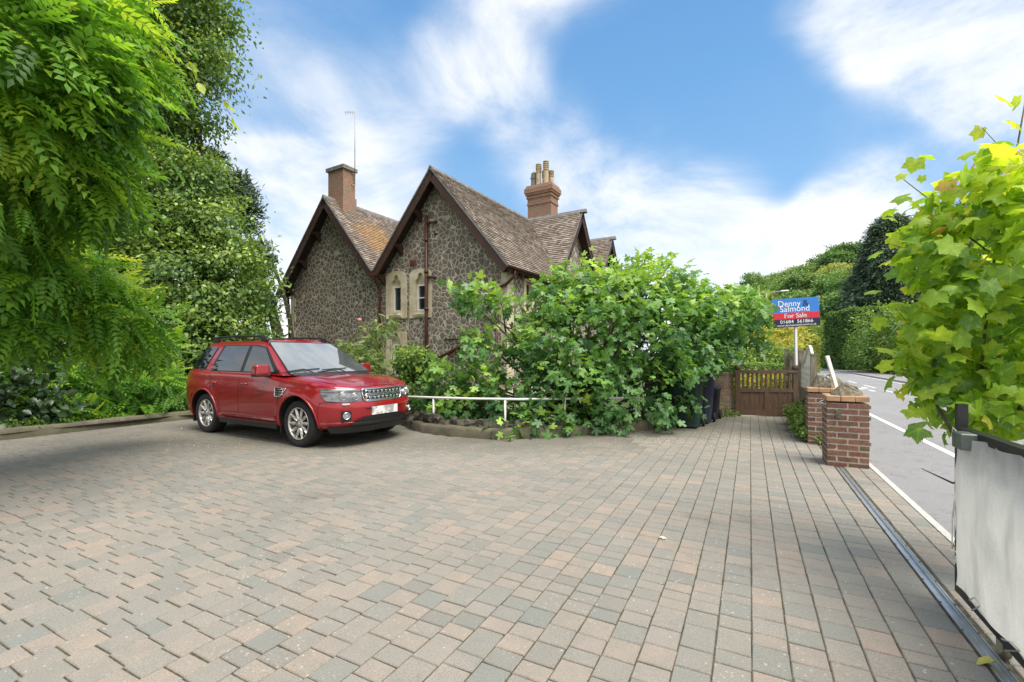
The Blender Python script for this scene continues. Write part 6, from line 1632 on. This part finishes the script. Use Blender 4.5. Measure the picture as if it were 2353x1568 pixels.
# --- garden behind the gate
def bush(nm, label, cat, lobes, o_, tm, size, mat, density, per, sigma, base=.5, amp=.12, top=.2, stem=.03, **kw):
    e = empty(nm, o_, 0, label, cat); foliage('leaves', frel(lobes, o_), tm, size, mat, e, density=density, per=per, sigma=sigma, base=base, amp=amp, toptint=top, **kw)
    if stem: limbs('stems', (0, 0, 0), [Vector(c)*.85 for c, r in frel(lobes, o_)], stem, M_BARK, e, twigs=2)
    return e
bush('golden_shrub', 'golden yellow leaved shrub behind the wooden gate', 'shrub', [lb(1790, 760, 19, .75, .8, .7), lb(1730, 770, 18, .65, .8), lb(1800, 800, 18, .55, .7, .6), lb(1840, 745, 20, .45, .5, .6), lb(1700, 800, 17, .45), lb(1820, 785, 19, .5)], (10, 18, 0), SIMPLE, .12, L_GOLD, 22, 12, .12)
bush('maple_shrub', 'mid green spreading shrub under the golden one', 'shrub', [lb(1720, 815, 16.5, .65, .6, .6), lb(1780, 820, 16.8, .65, .6, .55), lb(1820, 830, 17, .35), lb(1700, 840, 16, .5)], (9, 16.5, 0), SIMPLE, .11, L_HEDGE, 26, 12, .1, base=.55)
def hedge(nm, label, p0, p1, wd, z0, z1, size, mat, n, base=.5, cat='hedge', amp=.14):
    p0, p1 = Vector(p0), Vector(p1); L = (p1-p0).length; d = (p1-p0)/L; nn = Vector((-d.y, d.x, 0)); e = empty(nm, ((p0.x+p1.x)/2, (p0.y+p1.y)/2, 0), math.atan2(d.y, d.x), label, cat)
    hw, hl_ = wd/2, L/2; A = rng.random(n); face = rng.choice(4, n, p=[.38, .1, .32, .20]); P = np.zeros((n, 3)); Nn = np.zeros((n, 3))
    u = rng.uniform(-hl_, hl_, n); v = rng.uniform(-hw, hw, n); h = rng.uniform(z0, z1, n)
    for f, s in ((0, -1), (1, 1)): k = face == f; P[k] = np.stack([u[k], np.full(k.sum(), s*hw), h[k]], 1); Nn[k] = [0, s, 0]
    k = face == 2; P[k] = np.stack([u[k], v[k], np.full(k.sum(), z1)], 1); Nn[k] = [0, 0, 1]
    k = face == 3; sg = rng.choice([-1, 1], k.sum()); P[k] = np.stack([sg*hl_, v[k], h[k]], 1); Nn[k] = np.stack([sg, 0*sg, 0*sg], 1)
    bump_ = .5*np.sin(P[:, 0:1]*3.1+P[:, 2:3]*2.3)+.5*np.sin(P[:, 0:1]*1.3+P[:, 2:3]*5+P[:, 1:2]*4)
    P += Nn*(bump_*.05*wd+rng.normal(0, .03*wd, (n, 1))); P[:, 2] += rng.normal(0, .02, n)
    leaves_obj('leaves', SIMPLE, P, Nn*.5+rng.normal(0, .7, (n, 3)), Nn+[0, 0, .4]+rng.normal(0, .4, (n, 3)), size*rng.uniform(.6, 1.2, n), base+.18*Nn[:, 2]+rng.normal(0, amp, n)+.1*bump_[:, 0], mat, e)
    b = MB(); b.box((0, 0, (z0+z1)/2-.06), (L-.25*wd, wd*.72, z1-z0-.12)); b.build('twiggy_core', MATS['core'] if 'core' in MATS else mk('core', (.012, .018, .008), 1), e)
    return e
hedge('box_hedge', 'low clipped hedge directly behind the wooden gate', at(1690, 848, 14), at(1800, 848, 14), .6, .1, 1.12, .055, L_HEDGE, 9000)
bush('variegated_plant', 'pale variegated plants seen through the gate spindles', 'plant', [lb(1750, 885, 12.5, .5, .3, .6), lb(1710, 885, 12.5, .35, .3, .7), lb(1800, 885, 12.5, .4, .3, .7)], (7, 12.5, 0), SIMPLE, .10, L_GOLD, 40, 10, .08, base=.5, stem=.015)
# cabbage palm
cp = empty('palm', (at(1745, 800, 22).x, 22, 0), 0, 'spiky palm with sword leaves showing above the fig at right', 'palm')
n_ = 90; D = nrm(rng.normal(0, 1, (n_, 3))+[0, 0, .35]); SW = (np.array([(-.02, 0, 0), (.02, 0, 0), (.03, .5, .04), (0, 1, -.18), (-.03, .5, .04)], float), [(0, 1, 2), (0, 2, 4), (4, 2, 3)])
leaves_obj('sword_leaves', SW, np.tile([0, 0, 3.5], (n_, 1))+D*.08, D, np.tile([0, 0, 1.0], (n_, 1))+rng.normal(0, .2, (n_, 3)), rng.uniform(.9, 1.5, n_), rng.uniform(.4, .9, n_), L_HEDGE, cp)
b = MB(); b.tube([(0, 0, -.1), (.05, 0, 1.8), (0, 0, 3.55)], [.12, .1, .08], 8); b.build('trunk', M_BARK, cp)

# --- hedges and trees up the lane, right
hedge('conifer_hedge', 'tall clipped conifer hedge beside the lane', at(1930, 845, 47), at(1998, 848, 41), 2.6, -.2, 5.6, .22, L_HEDGE, 14000, base=.2)
bush('yellow_hedge', 'light green rounded hedge left of the tall clipped hedge', 'hedge', [lb(1905, 790, 50, 1.9, 2, 1.1), lb(1912, 830, 48, 1.4, 2, 1), lb(1895, 765, 52, 1.3)], (35, 50, 0), SIMPLE, .28, L_HEDGE, 3.2, 14, .3, stem=.08, base=.6)
bush('laurel_bush', 'large bright laurel right of the clipped hedge', 'shrub', [lb(2040, 770, 37, 2.2, 2, 1), lb(2000, 800, 38, 1.5, 1.5, 1), lb(2080, 760, 35, 1.7), lb(2030, 820, 36, 1.9, 1.5, .8), lb(2090, 820, 34, 1.6, 1.5, 1), lb(2140, 790, 32, 2, 2, 1.1)], (30, 36.5, 0), SIMPLE, .22, L_HEDGE, 4.5, 16, .25, stem=.08, base=.45)
bush('round_bush', 'round clipped bush behind the sale board post', 'shrub', [lb(1868, 780, 62, 1.9, 2, 1.1), lb(1862, 805, 62, 2.0, 2, .9)], (40, 62, 0), SIMPLE, .24, L_HEDGE, 4, 16, .25, stem=.06, base=.3)
bush('purple_shrub', 'dark purple leaved shrub above the far stone wall', 'shrub', [lb(1896, 790, 57, 1.1, 1, 1.3), lb(1890, 810, 57, 1.0, 1, 1)], (39, 57, 0), SIMPLE, .22, L_PURP, 5, 14, .2, stem=.05)
hedge('wall_hedge', 'low hedge on top of the far stone wall', at(1862, 818, 61), at(1928, 818, 57), 1.0, .3, 1.95, .16, L_HEDGE, 6000, base=.55)
hedge('flat_topped_hedge', 'flat topped yellowish hedge behind the sale board post', at(1832, 790, 34), at(1872, 790, 33), 1.4, .2, 2.7, .14, L_GOLD, 7000, base=.25)
iv = empty('ivy_bank', tuple(lane(20, 8.1)), R(62.5), 'ivy covered bank along the far side of the lane', 'bank')
n_ = 16000; s_ = rng.uniform(-26, 32, n_); w_ = rng.random(n_)**.8*2.6; zz_ = .1+.55*w_**.8+rng.normal(0, .09, n_)+.12*np.sin(s_*1.7)+.1*np.sin(s_*4.1+w_*3)
leaves_obj('leaves', SIMPLE, np.stack([s_, -w_+.5+.12*np.sin(s_*2.2), zz_], 1), rng.normal(0, 1, (n_, 3)), rng.normal(0, .5, (n_, 3))+[0, .6, 1], rng.uniform(.12, .24, n_), rng.normal(.5, .16, n_), L_HEDGE, iv)
b = MB(); b.add([(-26, .6, .05), (32, .6, .05), (32, -2.2, .95), (-26, -2.2, .95)], [(0, 1, 2, 3)]); b.build('soil', M_SOIL, iv)
# big dark conifer
dc = empty('conifer', (at(2045, 800, 52).x, 52, 0), 0, 'broad dark conifer towering over the laurel beside the lane', 'conifer')
P = []; Dd = []; Nn = []
for k in range(1000):
    h = rng.random()**.75; z = 1.5+h*15.5; rr = (1-h)**.62*4.6*(.8+.3*rng.random())+.3; a = rng.random()*2*math.pi; rr *= 1+.14*math.sin(3*a+z*.7)+.1*math.sin(5*a-z)
    m_ = 44; c_ = np.array([rr*math.cos(a), rr*math.sin(a), z-.12*rr]); P.append(c_+rng.normal(0, .42, (m_, 3))*[1, 1, .55]); d = np.array([math.cos(a), math.sin(a), -.25]); Dd.append(d+rng.normal(0, .45, (m_, 3))); Nn.append(np.array([0, 0, 1])+.4*d+rng.normal(0, .4, (m_, 3)))
P = np.vstack(P); n_ = len(P); leaves_obj('crown', T_diamond(.16), P, np.vstack(Dd), np.vstack(Nn), rng.uniform(.3, .6, n_), rng.normal(.45, .17, n_), L_CON, dc)
b = MB(); b.tube([(0, 0, -.3), (0, 0, 8), (0, 0, 16)], [.4, .25, .05], 8); b.build('trunk', M_BARK, dc)

# --- woodland on the hill: single trees, copies of a few kinds
protos = []
for kind in range(6):
    n_l = 9; R0 = 4.2; lo = [((0, 0, 6.5), (2.6, 2.6, 2.6))]
    for k in range(n_l):
        a = 2*math.pi*k/n_l*1.6+kind; zz_ = 4.2+4.6*rng.random(); rr = 2.2*(1-.1*(zz_-5))*rng.uniform(.8, 1.2); s_ = rng.uniform(1.3, 2.1); lo.append(((rr*math.cos(a), rr*math.sin(a), zz_), (s_, s_, s_*.8)))
    e = empty('woodland_tree', (0, 0, 0)); f = foliage('crown', lo, SIMPLE if False else DIAM, .46, L_HILL, e, density=.9, per=36, sigma=.5, flat=.55, up=.9, droop=-.1, spread=.7, base=[.2, .35, .55, .75, .4, .9][kind], amp=.12, inner=.1, toptint=.2)
    b = MB(); b.tube([(0, 0, -1.5), (.1, 0, 3), (0, .1, 6.5)], [.28, .2, .08], 7); b.build('trunk', M_BARK, e); protos.append(e)
pl2 = []
for y in np.arange(58, 330, 7.5):
    for x in np.arange(30, 190, 7.5):
        X = x+rng.uniform(-3, 3); Y = y+rng.uniform(-3, 3); px = CX+FOC*X/Y
        if px < 1590 or px > 2420: continue
        if X < 48+.0*Y and Y < 100: continue
        if X-0.12*Y < 33: continue
        if X > 45 + Y*.12+75: continue
        pl2.append((X, Y))
pl2.sort(key=lambda p: p[1]); step = max(1, len(pl2)/230)
sel = [pl2[int(i*step)] for i in range(int(len(pl2)/step))]
for i, (X, Y) in enumerate(sel):
    kd = int(rng.integers(0, 6)); src = protos[kd]
    o = src if not src.get('used') else copy_tree(src)
    src['used'] = 1
    z = float(hill_h(np.array(X), np.array(Y)))-.95; s = rng.uniform(.85, 1.25)*(1+.35*(Y > 180)); o.location = (X, Y, z-.8); o.scale = (s*1.05, s*1.05, s*rng.uniform(.85, 1.15)); o.rotation_euler = (0, 0, rng.uniform(0, 6.28))
    tone = ['dark green', 'mid green', 'fresh green', 'yellow-green', 'deep green', 'pale yellow-green'][kd]; pxx = CX+FOC*X/Y
    zone = 'low on the wooded slope' if z < 9 else ('halfway up the wooded slope' if z < 21 else 'on the crest of the wooded hill')
    wh_ = 'above the fig and palm' if pxx < 1760 else ('above the sale board' if pxx < 1890 else ('left of the dark conifer' if pxx < 1975 else ('over the dark conifer' if pxx < 2120 else 'behind the vine')))
    tag(o, tone+' tree '+zone+', '+wh_, 'tree', 'trees of the hillside wood')
for src in protos:
    if not src.get('used'):
        for c_ in list(src.children): bpy.data.objects.remove(c_)
        bpy.data.objects.remove(src)
# trees closing the lane, beyond the bend
for i, (px, py, Y, s, lab) in enumerate(((1680, 770, 62, .9, 'leftmost tree above the fig, at the foot of the hill'), (1730, 760, 70, 1.0, 'tree behind the palm at the foot of the hill'), (1800, 760, 75, 1.05, 'tree directly behind the sale board'), (1850, 770, 82, 1.1, 'tree above the round clipped bush'), (1905, 770, 72, 1.0, 'tree just left of the dark conifer'), (1950, 760, 64, 1.1, 'tree overhanging the tall clipped hedge'), (1640, 775, 80, .9, 'small tree peeping over the right shoulder of the fig'))):
    o = copy_tree(protos[i % 5] if protos[i % 5].name else protos[0]); p = at(px, 0, Y); o.location = (p.x, Y, -.6); o.scale = (s, s, s); o.rotation_euler = (0, 0, i*1.3); tag(o, lab, 'tree', 'trees at the foot of the hill')
# ------------------------------------------------------------------ small litter on the paving
M_PETAL = mk('pale_petal', (.62, .60, .50), .8, var=.2)
n_ = 1500; P = []
while len(P) < n_:
    k = rng.random()
    if k < .55: x, y = rng.normal(3.6, .95), rng.normal(7.7, .6)
    else: x, y = rng.uniform(-6, 3.5), rng.normal(7.0, .6)
    if inside(x, y, drive): P.append((x, y, .006))
P = np.array(P)
o = leaves_obj('petals', DIAM, P, np.stack([rng.normal(0, 1, n_), rng.normal(0, 1, n_), np.zeros(n_)], 1), np.tile([0., 0, 1], (n_, 1)), rng.uniform(.009, .022, n_), rng.random(n_), M_PETAL)
tag(o, 'tiny pale petals scattered over the far paving', 'petals', kind='stuff')
L_DEAD = leafmat('fallen_leaf', [(0, (.55, .50, .10)), (.5, (.62, .55, .30)), (1, (.70, .66, .52))], .1, .7)
def fallen(px, py, size, tint, lab, tm=SIMPLE):
    p = at(px, py, CAM_H*FOC/(py-HY)); o = leaves_obj('fallen_leaf', tm, np.array([[0., 0, .012]]), np.array([[rng.normal(), rng.normal(), .02]]), np.array([[.1, .05, 1.]]), np.array([size]), np.array([tint]), L_DEAD)
    o.location = (p.x, p.y, 0); tag(o, lab, 'leaf')
fallen(1523, 1236, .055, 1.0, 'pale dead leaf lying alone in the middle of the paving', GRAPE)
fallen(2295, 1530, .10, 0.0, 'curled yellow leaf beside the gate track')
fallen(48, 1048, .08, .2, 'yellow leaf at the far left of the paving')
fallen(345, 980, .06, .6, 'small pale leaf near the kerb left of the car')
fallen(415, 988, .07, .8, 'curled pale leaf just left of the car rear wheel')
fallen(515, 1012, .06, .5, 'yellowish leaf on the paving between the car wheels')
